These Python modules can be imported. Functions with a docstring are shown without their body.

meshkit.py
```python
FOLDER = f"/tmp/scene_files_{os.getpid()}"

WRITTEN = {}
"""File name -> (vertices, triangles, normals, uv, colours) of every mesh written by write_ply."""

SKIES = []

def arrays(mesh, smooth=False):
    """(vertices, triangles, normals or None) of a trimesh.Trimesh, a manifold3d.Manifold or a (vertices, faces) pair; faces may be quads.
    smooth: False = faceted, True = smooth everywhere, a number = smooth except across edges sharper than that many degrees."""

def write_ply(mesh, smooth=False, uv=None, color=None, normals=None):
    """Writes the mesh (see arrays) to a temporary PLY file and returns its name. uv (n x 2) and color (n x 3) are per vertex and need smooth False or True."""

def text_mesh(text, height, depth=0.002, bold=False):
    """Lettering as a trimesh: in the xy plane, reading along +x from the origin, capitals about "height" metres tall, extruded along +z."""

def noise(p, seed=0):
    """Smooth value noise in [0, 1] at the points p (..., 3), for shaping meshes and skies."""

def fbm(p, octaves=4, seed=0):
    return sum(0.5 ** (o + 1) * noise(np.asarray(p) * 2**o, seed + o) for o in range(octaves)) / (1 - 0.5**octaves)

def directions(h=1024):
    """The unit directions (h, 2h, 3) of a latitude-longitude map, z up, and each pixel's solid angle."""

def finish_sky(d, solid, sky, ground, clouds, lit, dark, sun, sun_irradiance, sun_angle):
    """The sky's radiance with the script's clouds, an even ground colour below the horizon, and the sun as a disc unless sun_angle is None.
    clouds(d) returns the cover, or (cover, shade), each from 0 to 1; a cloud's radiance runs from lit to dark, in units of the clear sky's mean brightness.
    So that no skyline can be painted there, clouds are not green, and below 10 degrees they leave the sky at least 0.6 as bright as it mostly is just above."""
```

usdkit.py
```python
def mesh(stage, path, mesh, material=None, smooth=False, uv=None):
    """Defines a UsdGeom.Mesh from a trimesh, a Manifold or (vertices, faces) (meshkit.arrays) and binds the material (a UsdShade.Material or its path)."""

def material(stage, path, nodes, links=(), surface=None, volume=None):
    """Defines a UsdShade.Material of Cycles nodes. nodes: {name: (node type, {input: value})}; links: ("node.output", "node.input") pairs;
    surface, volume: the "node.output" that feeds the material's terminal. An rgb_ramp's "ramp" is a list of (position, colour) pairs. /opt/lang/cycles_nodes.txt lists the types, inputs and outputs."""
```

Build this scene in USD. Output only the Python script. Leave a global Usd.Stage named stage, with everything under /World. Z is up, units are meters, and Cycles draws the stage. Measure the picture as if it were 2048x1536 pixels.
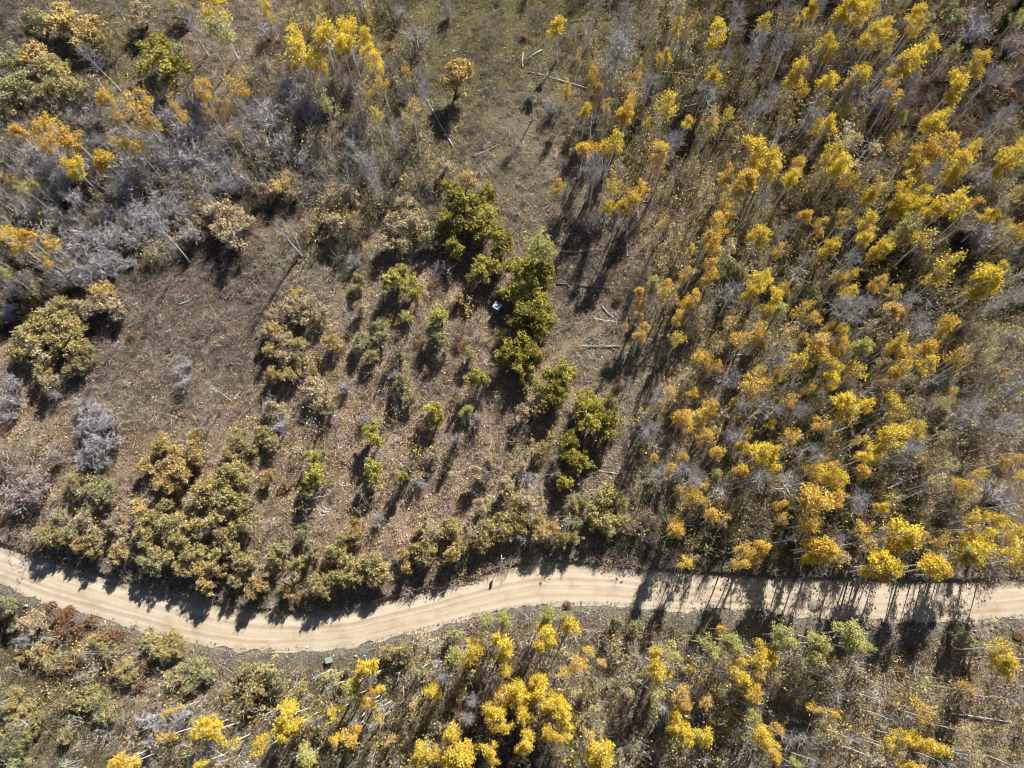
import math, re, random
import numpy as np
import trimesh
import usdkit, meshkit
from pxr import Usd, UsdGeom, UsdLux, UsdShade, Sdf, Gf, Vt

stage = Usd.Stage.CreateInMemory()
UsdGeom.SetStageUpAxis(stage, UsdGeom.Tokens.z)
UsdGeom.SetStageMetersPerUnit(stage, 1.0)
world = UsdGeom.Xform.Define(stage, '/World')
stage.SetDefaultPrim(world.GetPrim())
UsdGeom.Scope.Define(stage, '/World/Looks')

# ---------------------------------------------------------------- camera, sky, sun, exposure
CAM_H, OFF_NADIR, FOCAL_PX = 75.0, math.radians(18.5), 1409.0      # pixels are those of the 2048 x 1536 photograph
cam = UsdGeom.Camera.Define(stage, '/World/camera')
cam.CreateHorizontalApertureAttr(36.0)
cam.CreateVerticalApertureAttr(27.0)
cam.CreateFocalLengthAttr(36.0 * FOCAL_PX / 2048)
cam.CreateClippingRangeAttr(Gf.Vec2f(0.5, 3000))
cam.AddTranslateOp().Set(Gf.Vec3d(0, 0, CAM_H))
cam.AddRotateXOp().Set(math.degrees(OFF_NADIR))
cam.CreateExposureAttr(1.4)

SUN_AZ, SUN_EL = math.radians(25.0), math.radians(35.5)            # azimuth from +y towards +x
sun_dir = np.array([math.sin(SUN_AZ) * math.cos(SUN_EL), math.cos(SUN_AZ) * math.cos(SUN_EL), math.sin(SUN_EL)])
sun = UsdLux.DistantLight.Define(stage, '/World/sun')
sun.CreateIntensityAttr(1.25)
sun.CreateNormalizeAttr(True)
sun.CreateAngleAttr(0.5)
sun.CreateColorAttr(Gf.Vec3f(1.0, 0.965, 0.91))
sun.AddRotateZOp().Set(-math.degrees(SUN_AZ))
sun.AddRotateXOp().Set(-(90 - math.degrees(SUN_EL)))
usdkit.material(stage, '/World/Looks/sky_air', {
    's': ('sky_texture', {'sky_type': 'single_scattering', 'sun_disc': False, 'altitude': 2200.0, 'air_density': 0.75, 'aerosol_density': 0.25, 'sun_elevation': SUN_EL, 'sun_rotation': SUN_AZ}),
    'b': ('background_shader', {'strength': 0.05})}, [('s.color', 'b.color')], surface='b.background')
dome = UsdLux.DomeLight.Define(stage, '/World/sky')
UsdShade.MaterialBindingAPI.Apply(dome.GetPrim()).Bind(UsdShade.Material.Get(stage, '/World/Looks/sky_air'))

# ---------------------------------------------------------------- small helpers
rng = np.random.default_rng(20251)
CO, SO = math.cos(OFF_NADIR), math.sin(OFF_NADIR)
RIGHT, UP, FWD = np.array([1.0, 0, 0]), np.array([0, CO, SO]), np.array([0, SO, -CO])
EYE = np.array([0, 0, CAM_H])

def to_px(p):
    d = np.asarray(p, float) - EYE
    z = d @ FWD
    return np.stack([1024 + FOCAL_PX * (d @ RIGHT) / z, 768 - FOCAL_PX * (d @ UP) / z], -1)

def ray(px, py):
    return FWD + (np.asarray(px, float)[..., None] - 1024) / FOCAL_PX * RIGHT - (np.asarray(py, float)[..., None] - 768) / FOCAL_PX * UP

def at_height(px, py, z=0.0):
    d = ray(px, py)
    return EYE + d * ((z - CAM_H) / d[..., 2])[..., None]

def smooth(a, b, x):
    t = np.clip((np.asarray(x, float) - a) / (b - a), 0, 1)
    return t * t * (3 - 2 * t)

counts = {}
def numbered(name):
    n = counts.get(name, 0)
    counts[name] = n + 1
    return name if n == 0 else f'{name}_{n:03d}'

def tag(p, label=None, category=None, group=None, kind=None):
    p = p.GetPrim() if hasattr(p, 'GetPrim') else p
    for k, v in (('label', label), ('category', category), ('group', group), ('kind', kind)):
        if v:
            p.SetCustomDataByKey(k, v)
    return p

def mat(name):
    return UsdShade.Material.Get(stage, '/World/Looks/' + name)

def put(path, mesh, material, smooth=False):
    return usdkit.mesh(stage, path, mesh, mat(material), smooth=smooth)

# ---------------------------------------------------------------- materials
def leaf_material(name, dark, mid, light, rough=0.35, scale=2.2):
    usdkit.material(stage, '/World/Looks/' + name, {
        'g': ('geometry', {}), 'o': ('object_info', {}),
        'n': ('noise_texture', {'scale': scale, 'detail': 0.0}),
        'a': ('math', {'math_type': 'multiply_add', 'value2': 0.45}),
        'c': ('math', {'math_type': 'multiply_add', 'value2': 0.25}),
        'b': ('math', {'math_type': 'multiply_add', 'value2': 0.75, 'value3': -0.20}),
        'r': ('rgb_ramp', {'ramp': [(0.0, dark), (0.5, mid), (1.0, light)]}),
        'd': ('diffuse_bsdf', {}), 't': ('translucent_bsdf', {}), 'm': ('mix_closure', {'fac': rough})},
        [('g.position', 'n.vector'), ('n.fac', 'b.value1'), ('g.random_per_island', 'a.value1'), ('b.value', 'a.value3'),
         ('o.random', 'c.value1'), ('a.value', 'c.value3'), ('c.value', 'r.fac'),
         ('r.color', 'd.color'), ('r.color', 't.color'), ('d.BSDF', 'm.closure1'), ('t.BSDF', 'm.closure2')], surface='m.closure')

leaf_material('leaves_lemon', (0.48, 0.34, 0.04), (0.72, 0.55, 0.075), (0.82, 0.69, 0.17))
leaf_material('leaves_golden', (0.46, 0.29, 0.05), (0.69, 0.47, 0.085), (0.8, 0.62, 0.17))
leaf_material('leaves_orange', (0.4, 0.25, 0.08), (0.62, 0.42, 0.13), (0.74, 0.55, 0.23))
leaf_material('leaves_lime', (0.28, 0.27, 0.08), (0.48, 0.45, 0.15), (0.64, 0.58, 0.25))
leaf_material('leaves_faded', (0.34, 0.28, 0.15), (0.52, 0.43, 0.23), (0.66, 0.56, 0.33))
leaf_material('leaves_oak_olive', (0.27, 0.225, 0.085), (0.51, 0.42, 0.17), (0.67, 0.56, 0.26))
leaf_material('leaves_oak_deep', (0.17, 0.15, 0.03), (0.47, 0.4, 0.085), (0.7, 0.6, 0.165))
leaf_material('leaves_oak_lime', (0.26, 0.24, 0.05), (0.54, 0.48, 0.12), (0.72, 0.64, 0.21))
leaf_material('leaves_oak_tan', (0.36, 0.285, 0.165), (0.55, 0.435, 0.26), (0.68, 0.55, 0.35))
leaf_material('leaves_oak_gold', (0.38, 0.27, 0.1), (0.61, 0.46, 0.18), (0.73, 0.58, 0.26))
leaf_material('leaves_oak_green', (0.23, 0.225, 0.1), (0.4, 0.38, 0.17), (0.56, 0.52, 0.26))
leaf_material('leaves_rust', (0.2, 0.115, 0.065), (0.36, 0.22, 0.12), (0.48, 0.33, 0.18))
leaf_material('leaves_pink', (0.28, 0.2, 0.155), (0.43, 0.315, 0.25), (0.54, 0.42, 0.335))
leaf_material('leaves_conifer', (0.02, 0.035, 0.012), (0.06, 0.085, 0.025), (0.12, 0.14, 0.045))

def wood_material(name, a, b, scale=9.0, lo=0.35, hi=0.7):
    usdkit.material(stage, '/World/Looks/' + name, {
        'g': ('geometry', {}), 'o': ('object_info', {}),
        'mp': ('mapping', {'scale': (1, 1, 0.45)}),
        'n': ('noise_texture', {'scale': scale, 'detail': 3.0}),
        'r': ('rgb_ramp', {'ramp': [(0.0, a), (lo, a), (hi, b), (1.0, b)]}),
        'p': ('principled_bsdf', {'roughness': 0.85, 'specular_ior_level': 0.2})},
        [('g.position', 'mp.vector'), ('mp.vector', 'n.vector'), ('n.fac', 'r.fac'), ('r.color', 'p.base_color')], surface='p.BSDF')

wood_material('bark_white', (0.13, 0.115, 0.095), (0.62, 0.59, 0.53), lo=0.30, hi=0.44)
wood_material('bark_pale', (0.20, 0.18, 0.15), (0.48, 0.45, 0.40), lo=0.30, hi=0.5)
wood_material('twig_grey', (0.28, 0.257, 0.255), (0.50, 0.465, 0.465), scale=2.0)
wood_material('twig_white', (0.20, 0.185, 0.17), (0.44, 0.415, 0.39), scale=2.0)
wood_material('twig_ash', (0.17, 0.155, 0.145), (0.36, 0.335, 0.32), scale=2.0)
wood_material('twig_tan', (0.25, 0.19, 0.13), (0.42, 0.34, 0.25), scale=2.0)
wood_material('twig_brown', (0.13, 0.10, 0.08), (0.27, 0.215, 0.175), scale=2.0)
wood_material('bark_dark', (0.05, 0.042, 0.035), (0.13, 0.11, 0.09))
wood_material('log_bleached', (0.14, 0.126, 0.112), (0.46, 0.435, 0.405), scale=6.0, lo=0.25, hi=0.55)
wood_material('log_brown', (0.10, 0.075, 0.055), (0.27, 0.22, 0.17), scale=6.0)
wood_material('grass_straw', (0.24, 0.19, 0.11), (0.40, 0.33, 0.20), scale=1.0)
wood_material('grass_olive', (0.12, 0.11, 0.05), (0.26, 0.23, 0.11), scale=1.0)
wood_material('brush_grey', (0.13, 0.112, 0.093), (0.29, 0.252, 0.215), scale=1.0)
wood_material('brush_mauve', (0.15, 0.118, 0.098), (0.31, 0.252, 0.215), scale=1.0)
wood_material('rock', (0.15, 0.135, 0.115), (0.36, 0.33, 0.29), scale=3.0)

for name_, fac_ in (('dry_stalks', 0.15), ('small_leaves', 0.35)):
    usdkit.material(stage, '/World/Looks/' + name_, {'t': ('attribute', {'attribute': 'tint'}), 'd': ('diffuse_bsdf', {}), 'l': ('translucent_bsdf', {}), 'm': ('mix_closure', {'fac': fac_})},
        [('t.color', 'd.color'), ('t.color', 'l.color'), ('d.BSDF', 'm.closure1'), ('l.BSDF', 'm.closure2')], surface='m.closure')

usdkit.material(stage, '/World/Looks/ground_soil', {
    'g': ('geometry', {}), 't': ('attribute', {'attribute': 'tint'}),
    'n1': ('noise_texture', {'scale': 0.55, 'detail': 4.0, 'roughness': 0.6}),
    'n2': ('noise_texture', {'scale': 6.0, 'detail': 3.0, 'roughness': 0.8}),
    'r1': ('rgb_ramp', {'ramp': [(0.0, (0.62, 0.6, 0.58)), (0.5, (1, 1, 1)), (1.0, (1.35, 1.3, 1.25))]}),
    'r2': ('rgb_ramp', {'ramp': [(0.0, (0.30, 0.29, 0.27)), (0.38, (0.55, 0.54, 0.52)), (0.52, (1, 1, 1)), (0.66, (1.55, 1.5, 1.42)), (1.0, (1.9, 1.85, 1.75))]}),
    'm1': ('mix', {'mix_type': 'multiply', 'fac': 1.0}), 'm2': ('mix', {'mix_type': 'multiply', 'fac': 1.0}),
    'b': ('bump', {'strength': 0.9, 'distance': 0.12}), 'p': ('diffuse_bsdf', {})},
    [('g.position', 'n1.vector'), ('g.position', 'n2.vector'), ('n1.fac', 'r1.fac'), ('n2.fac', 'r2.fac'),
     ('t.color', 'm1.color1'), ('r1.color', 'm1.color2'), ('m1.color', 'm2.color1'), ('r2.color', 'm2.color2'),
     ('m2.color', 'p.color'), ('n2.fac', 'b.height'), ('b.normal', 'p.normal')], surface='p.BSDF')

usdkit.material(stage, '/World/Looks/road_gravel', {
    'g': ('geometry', {}), 'st': ('attribute', {'attribute': 'st'}),
    'mp': ('mapping', {'scale': (0.014, 1.7, 1.0)}),
    'ruts': ('noise_texture', {'scale': 1.0, 'detail': 4.0, 'roughness': 0.65}),
    'mq': ('mapping', {'scale': (0.05, 6.0, 1.0)}),
    'fine_ruts': ('noise_texture', {'scale': 1.0, 'detail': 3.0}),
    'n': ('noise_texture', {'scale': 16.0, 'detail': 4.0, 'roughness': 0.75}),
    'big': ('noise_texture', {'scale': 0.45, 'detail': 4.0, 'roughness': 0.65}),
    'r': ('rgb_ramp', {'ramp': [(0.0, (0.245, 0.190, 0.130)), (0.36, (0.345, 0.28, 0.202)), (0.52, (0.42, 0.352, 0.262)), (1.0, (0.455, 0.392, 0.302))]}),
    'f': ('rgb_ramp', {'ramp': [(0.25, (0.90, 0.89, 0.88)), (0.55, (1, 1, 1)), (0.8, (1.04, 1.03, 1.02))]}),
    's': ('rgb_ramp', {'ramp': [(0.0, (0.35, 0.34, 0.33)), (0.38, (0.80, 0.79, 0.78)), (0.5, (1, 1, 1)), (1.0, (1.25, 1.25, 1.25))]}),
    'l': ('rgb_ramp', {'ramp': [(0.28, (0.80, 0.77, 0.73)), (0.5, (1.0, 1.0, 1.0)), (0.72, (1.08, 1.09, 1.10))]}),
    'm1': ('mix', {'mix_type': 'multiply', 'fac': 1.0}), 'm2': ('mix', {'mix_type': 'multiply', 'fac': 1.0}), 'm3': ('mix', {'mix_type': 'multiply', 'fac': 1.0}),
    'sep': ('separate_xyz', {}), 'wob': ('math', {'math_type': 'multiply_add', 'value2': 0.9}), 'v': ('math', {'math_type': 'multiply', 'value2': 0.17}),
    'tr': ('rgb_ramp', {'ramp': [(0.0, (0.80, 0.79, 0.77)), (0.10, (0.97, 0.96, 0.95)), (0.20, (1.05, 1.05, 1.05)), (0.27, (0.86, 0.84, 0.81)), (0.36, (1.04, 1.03, 1.02)), (0.45, (0.90, 0.875, 0.84)), (0.54, (1.04, 1.03, 1.02)), (0.62, (0.88, 0.86, 0.83)), (0.74, (1.05, 1.05, 1.05)), (0.86, (0.95, 0.94, 0.92)), (1.0, (0.84, 0.82, 0.80))]}),
    'm4': ('mix', {'mix_type': 'multiply', 'fac': 1.0}),
    'b': ('bump', {'strength': 0.8, 'distance': 0.06}), 'p': ('diffuse_bsdf', {})},
    [('st.vector', 'sep.vector'), ('big.fac', 'wob.value1'), ('sep.y', 'wob.value3'), ('wob.value', 'v.value1'), ('v.value', 'tr.fac'), ('m3.color', 'm4.color1'), ('tr.color', 'm4.color2'),
     ('st.vector', 'mp.vector'), ('mp.vector', 'ruts.vector'), ('st.vector', 'mq.vector'), ('mq.vector', 'fine_ruts.vector'), ('g.position', 'n.vector'), ('g.position', 'big.vector'),
     ('ruts.fac', 'r.fac'), ('fine_ruts.fac', 'f.fac'), ('n.fac', 's.fac'), ('big.fac', 'l.fac'),
     ('r.color', 'm1.color1'), ('f.color', 'm1.color2'), ('m1.color', 'm2.color1'), ('s.color', 'm2.color2'), ('m2.color', 'm3.color1'), ('l.color', 'm3.color2'),
     ('m4.color', 'p.color'), ('n.fac', 'b.height'), ('b.normal', 'p.normal')], surface='p.BSDF')

def paint(name, a, b, rough=0.5, scale=7.0, metallic=0.0):
    usdkit.material(stage, '/World/Looks/' + name, {
        'g': ('geometry', {}), 'n': ('noise_texture', {'scale': scale, 'detail': 4.0}),
        'r': ('rgb_ramp', {'ramp': [(0.3, a), (0.6, b)]}), 'p': ('principled_bsdf', {'roughness': rough, 'metallic': metallic})},
        [('g.position', 'n.vector'), ('n.fac', 'r.fac'), ('r.color', 'p.base_color')], surface='p.BSDF')
paint('paint_white', (0.62, 0.63, 0.62), (0.82, 0.83, 0.82))
paint('panel_grey', (0.20, 0.22, 0.25), (0.32, 0.35, 0.38))
paint('paint_dark_green', (0.03, 0.05, 0.045), (0.06, 0.085, 0.075))
paint('utility_green', (0.15, 0.185, 0.14), (0.22, 0.255, 0.195))
paint('post_teal', (0.16, 0.32, 0.33), (0.25, 0.42, 0.42))
wood_material('soil_grey', (0.10, 0.09, 0.08), (0.20, 0.18, 0.155), scale=14.0)
paint('steel_post', (0.25, 0.25, 0.25), (0.4, 0.4, 0.4), rough=0.45, metallic=0.6)

# ---------------------------------------------------------------- terrain
UPPER = [(-260, 1020), (-100, 1062), (0, 1088), (83, 1116), (167, 1140), (253, 1163), (333, 1183), (417, 1203), (512, 1219), (612, 1226), (689, 1220), (752, 1204), (829, 1187), (912, 1164), (995, 1141), (1024, 1133), (1091, 1124), (1191, 1127), (1291, 1138), (1391, 1145), (1536, 1155), (1703, 1159), (1836, 1163), (1936, 1162), (2048, 1156), (2200, 1145), (2400, 1130)]
LOWER = [(-260, 1080), (-100, 1134), (0, 1168), (83, 1201), (167, 1226), (283, 1256), (367, 1281), (440, 1293), (512, 1301), (595, 1298), (712, 1290), (795, 1271), (879, 1251), (945, 1233), (1024, 1217), (1091, 1209), (1191, 1208), (1291, 1213), (1391, 1219), (1536, 1220), (1603, 1230), (1736, 1237), (1869, 1246), (1969, 1241), (2048, 1232), (2200, 1216), (2400, 1196)]
def edge(points):
    from scipy.interpolate import PchipInterpolator
    q = at_height(np.array([p[0] for p in points]), np.array([p[1] for p in points]), 0.0)
    f = PchipInterpolator(q[:, 0], q[:, 1], extrapolate=False)
    x0, x1, y0, y1 = q[0, 0], q[-1, 0], q[0, 1], q[-1, 1]
    def g(x):
        x = np.asarray(x, float)
        return np.where(x < x0, y0 + (x0 - x) * 0.15, np.where(x > x1, y1 + (x - x1) * 0.1, np.nan_to_num(f(np.clip(x, x0, x1)))))
    return g
y_up, y_lo = edge(UPPER), edge(LOWER)

def height(x, y):
    x, y = np.asarray(x, float), np.asarray(y, float)
    a, b = y - y_up(x), y_lo(x) - y
    away = smooth(1.0, 9.0, np.maximum(a, b))
    p = np.stack([x / 14.0, y / 14.0, 0 * x], -1)
    q = np.stack([x / 3.5, y / 3.5, 0 * x + 3.3], -1)
    rolls = (meshkit.fbm(p, 3, 5) - 0.5) * 2.2 * away + (meshkit.fbm(q, 2, 8) - 0.5) * 0.42 * smooth(0.6, 3.0, np.maximum(a, b))
    bank = 0.38 * smooth(-0.02, 0.26, a) + 0.18 * smooth(0.3, 4.0, a)
    berm = 0.10 * smooth(0.1, 0.7, b) - 0.55 * smooth(0.9, 5.0, b)
    crown_of_road = np.where((a < 0) & (b < 0), 0.0, 0.0)
    return rolls + np.where(a > 0, bank, 0) + np.where(b > 0, berm, 0) + crown_of_road

def on_ground(px, py, h=0.0):
    z = np.zeros(np.shape(px))
    for _ in range(6):
        p = at_height(px, py, z + h)
        z = height(p[..., 0], p[..., 1])
    return np.concatenate([p[..., :2], z[..., None]], -1)

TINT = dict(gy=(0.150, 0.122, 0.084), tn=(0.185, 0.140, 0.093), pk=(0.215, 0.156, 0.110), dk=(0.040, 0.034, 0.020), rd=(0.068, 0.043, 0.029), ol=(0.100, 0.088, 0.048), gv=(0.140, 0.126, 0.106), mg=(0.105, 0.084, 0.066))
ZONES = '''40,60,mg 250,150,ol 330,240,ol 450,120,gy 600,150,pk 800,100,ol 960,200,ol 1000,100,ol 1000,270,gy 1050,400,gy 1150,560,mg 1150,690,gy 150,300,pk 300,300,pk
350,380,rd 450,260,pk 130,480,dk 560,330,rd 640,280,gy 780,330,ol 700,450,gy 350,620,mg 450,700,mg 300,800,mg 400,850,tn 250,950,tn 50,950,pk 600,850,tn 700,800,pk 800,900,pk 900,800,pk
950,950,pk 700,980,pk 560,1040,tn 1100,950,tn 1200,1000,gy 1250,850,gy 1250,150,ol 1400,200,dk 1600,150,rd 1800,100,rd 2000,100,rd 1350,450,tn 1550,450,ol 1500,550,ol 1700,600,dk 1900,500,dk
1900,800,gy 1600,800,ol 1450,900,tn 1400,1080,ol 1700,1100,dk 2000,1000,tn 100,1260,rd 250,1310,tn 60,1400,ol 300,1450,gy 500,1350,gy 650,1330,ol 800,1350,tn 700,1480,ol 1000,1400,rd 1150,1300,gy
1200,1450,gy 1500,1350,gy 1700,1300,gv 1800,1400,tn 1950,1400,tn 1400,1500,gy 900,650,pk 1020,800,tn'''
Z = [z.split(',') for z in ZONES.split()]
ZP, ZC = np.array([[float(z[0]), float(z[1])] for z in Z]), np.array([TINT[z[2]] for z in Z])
PATHS = [[(385, 1292), (360, 1325), (330, 1352), (296, 1378), (258, 1390), (215, 1372), (150, 1378), (112, 1408), (85, 1430)],
         [(1080, 740), (1105, 712), (1140, 690), (1185, 668), (1205, 655)],
         [(240, 775), (330, 745), (420, 690), (500, 640)], [(760, 1010), (850, 940), (940, 890)], [(560, 1075), (640, 1030), (700, 1010)]]

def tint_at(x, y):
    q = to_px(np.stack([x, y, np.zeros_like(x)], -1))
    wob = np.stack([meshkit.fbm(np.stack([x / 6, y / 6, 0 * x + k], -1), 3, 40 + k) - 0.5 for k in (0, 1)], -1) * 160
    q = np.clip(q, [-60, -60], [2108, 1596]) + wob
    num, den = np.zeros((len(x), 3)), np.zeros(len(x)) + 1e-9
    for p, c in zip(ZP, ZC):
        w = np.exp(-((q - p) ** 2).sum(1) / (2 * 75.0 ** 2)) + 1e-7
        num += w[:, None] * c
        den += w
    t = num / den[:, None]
    a, b = y - y_up(x), y_lo(x) - y
    gv = np.array(TINT['gv'])
    edge_noise = meshkit.fbm(np.stack([x / 2, y / 2, 0 * x], -1), 3, 77)
    w = (np.where(b > -1, 1 - smooth(0.6, 2.8, b + edge_noise * 1.2), 0) * 0.9)[:, None] * np.where(b > -1, 1, 0)[:, None]
    t = t * (1 - w) + gv * 0.86 * w
    w = (np.where((a > 0), 1 - smooth(0.7, 2.6, a), 0) * 0.6)[:, None]
    t = t * (1 - w) + gv * 0.72 * w
    raw = to_px(np.stack([x, y, np.zeros_like(x)], -1))
    for k, path in enumerate(PATHS):
        for (x0, y0), (x1, y1) in zip(path, path[1:]):
            e = np.array([x1 - x0, y1 - y0]); s = np.clip(((raw - [x0, y0]) @ e) / (e @ e), 0, 1)
            d = np.linalg.norm(raw - np.array([x0, y0]) - s[:, None] * e, axis=1)
            w = (1 - smooth(3, 11, d))[:, None] * (0.75 if k < 2 else 0.4)
            t = t * (1 - w) + np.array([0.20, 0.152, 0.105]) * w
    return t

xs = np.concatenate([[-600, -400, -250, -160, -120], np.arange(-95, 95.01, 0.38), [120, 160, 250, 400, 600]])
up = np.concatenate([[0, 0.03, 0.07, 0.11, 0.15, 0.19, 0.23, 0.28, 0.36, 0.5, 0.7], np.arange(1.0, 100, 0.38), [105, 120, 150, 200, 300, 500]])
dn = np.concatenate([[0, 0.1, 0.25, 0.4, 0.6, 0.8], np.arange(1.05, 26, 0.36), [28, 32, 40, 60, 100, 200, 400, 700]])[::-1]
X = np.repeat(xs[None], len(dn) + len(up) + 2, 0)
jag = (meshkit.fbm(np.stack([xs / 0.6, 0 * xs, 0 * xs], -1), 3, 12) - 0.5) * 0.5      # the road's ragged edges
jag2 = (meshkit.fbm(np.stack([xs / 0.7, 0 * xs + 9, 0 * xs], -1), 3, 13) - 0.5) * 0.9
yu, yl = y_up(xs), y_lo(xs)
Y = np.vstack([yl[None] - dn[:, None] + jag2[None] * (np.exp(-dn / 2.0) * smooth(0.0, 0.5, dn))[:, None], (yl + 0.06)[None], (yu - 0.06)[None], yu[None] + up[:, None] + jag[None] * 0.5 * (np.exp(-up / 1.5) * smooth(0.0, 0.2, up))[:, None]])
ny, nx = X.shape
# the two rows that border the road keep the base of the bed at z = 0
Hh = height(X, Y)
Hh[len(dn) - 1:len(dn) + 3] = -0.04
i, j = np.meshgrid(np.arange(ny - 1), np.arange(nx - 1), indexing='ij')
quad = np.stack([i * nx + j, i * nx + j + 1, (i + 1) * nx + j + 1, (i + 1) * nx + j], -1).reshape(-1, 4)
V = np.stack([X, Y, Hh], -1).reshape(-1, 3)
ground = put('/World/ground', (V, quad), 'ground_soil', smooth=True)
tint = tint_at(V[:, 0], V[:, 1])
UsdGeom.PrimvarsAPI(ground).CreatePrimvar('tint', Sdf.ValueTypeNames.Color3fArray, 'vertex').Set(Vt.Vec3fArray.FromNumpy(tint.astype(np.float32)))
tag(ground, 'dry brown hillside of grass, leaf litter and low brush', None, None, 'structure')

# the road: one sheet that crosses the gap between both edges, 8 mm over the bed
rx = np.concatenate([[-600, -400, -250, -160, -120], np.arange(-80, 80.01, 0.14), [95, 120, 160, 250, 400, 600]])
rv = np.linspace(0, 1, 25)
rj = (meshkit.fbm(np.stack([rx / 1.6, 0 * rx, 0 * rx + 4], -1), 4, 15) - 0.5) * 0.85
rl, ru = y_lo(rx) - 0.12 + rj, y_up(rx) + 0.012
RY = rl[:, None] * (1 - rv) + ru[:, None] * rv
RZ = 0.010 + 0.05 * np.sin(np.pi * rv)[None] + (meshkit.fbm(np.stack([np.repeat(rx[:, None] / 5, 25, 1), RY * 1.6, 0 * RY], -1), 3, 3) - 0.5) * 0.05 * np.sin(np.pi * rv)[None]
RZ = np.maximum(RZ, np.where((rv < 0.1)[None], height(np.repeat(rx[:, None], 25, 1), RY) + 0.012, RZ))
RV = np.stack([np.repeat(rx[:, None], 25, 1), RY, RZ], -1).reshape(-1, 3)
i, j = np.meshgrid(np.arange(len(rx) - 1), np.arange(24), indexing='ij')
rq = np.stack([i * 25 + j, (i + 1) * 25 + j, (i + 1) * 25 + j + 1, i * 25 + j + 1], -1).reshape(-1, 4)
ruv = np.stack([np.repeat(rx[:, None], 25, 1), (RY - y_lo(rx)[:, None]) / (y_up(rx) - y_lo(rx))[:, None] * 5.6], -1).reshape(-1, 2)
road = usdkit.mesh(stage, '/World/road', (RV, rq), mat('road_gravel'), smooth=True, uv=ruv)
tag(road, 'pale tan gravel road curving across the lower part of the view', None, None, 'structure')

# ---------------------------------------------------------------- plant shapes
def tube(points, radii, sides=5):
    p, r = np.asarray(points, float), np.asarray(radii, float)
    t = np.gradient(p, axis=0)
    t /= np.linalg.norm(t, axis=1, keepdims=True) + 1e-9
    a = np.cross(t, np.where(np.abs(t[:, 2:]) < 0.9, [0, 0, 1.0], [1.0, 0, 0]))
    a /= np.linalg.norm(a, axis=1, keepdims=True) + 1e-9
    b, ang = np.cross(t, a), np.arange(sides) * 2 * np.pi / sides
    v = p[:, None] + r[:, None, None] * (np.cos(ang)[None, :, None] * a[:, None] + np.sin(ang)[None, :, None] * b[:, None])
    i, j = np.meshgrid(np.arange(len(p) - 1), np.arange(sides), indexing='ij')
    q = np.stack([i * sides + j, i * sides + (j + 1) % sides, (i + 1) * sides + (j + 1) % sides, (i + 1) * sides + j], -1).reshape(-1, 4)
    return v.reshape(-1, 3), np.vstack([q[:, [0, 1, 2]], q[:, [0, 2, 3]]])

def join(parts):
    v, f, n = [], [], 0
    for a, b in parts:
        v.append(a); f.append(b + n); n += len(a)
    return np.vstack(v), np.vstack(f)

def blades(p0, p1, w, r):
    """Thin pointed triangles from p0 to p1, each of base width w: twigs and grass."""
    d = p1 - p0
    s = np.cross(d, r.normal(size=d.shape))
    s /= np.linalg.norm(s, axis=1, keepdims=True) + 1e-9
    w = np.broadcast_to(w, (len(d),))[:, None]
    v = np.stack([p0 - s * w / 2, p0 + s * w / 2, p1], 1).reshape(-1, 3)
    return v, np.arange(len(v)).reshape(-1, 3)

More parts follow.
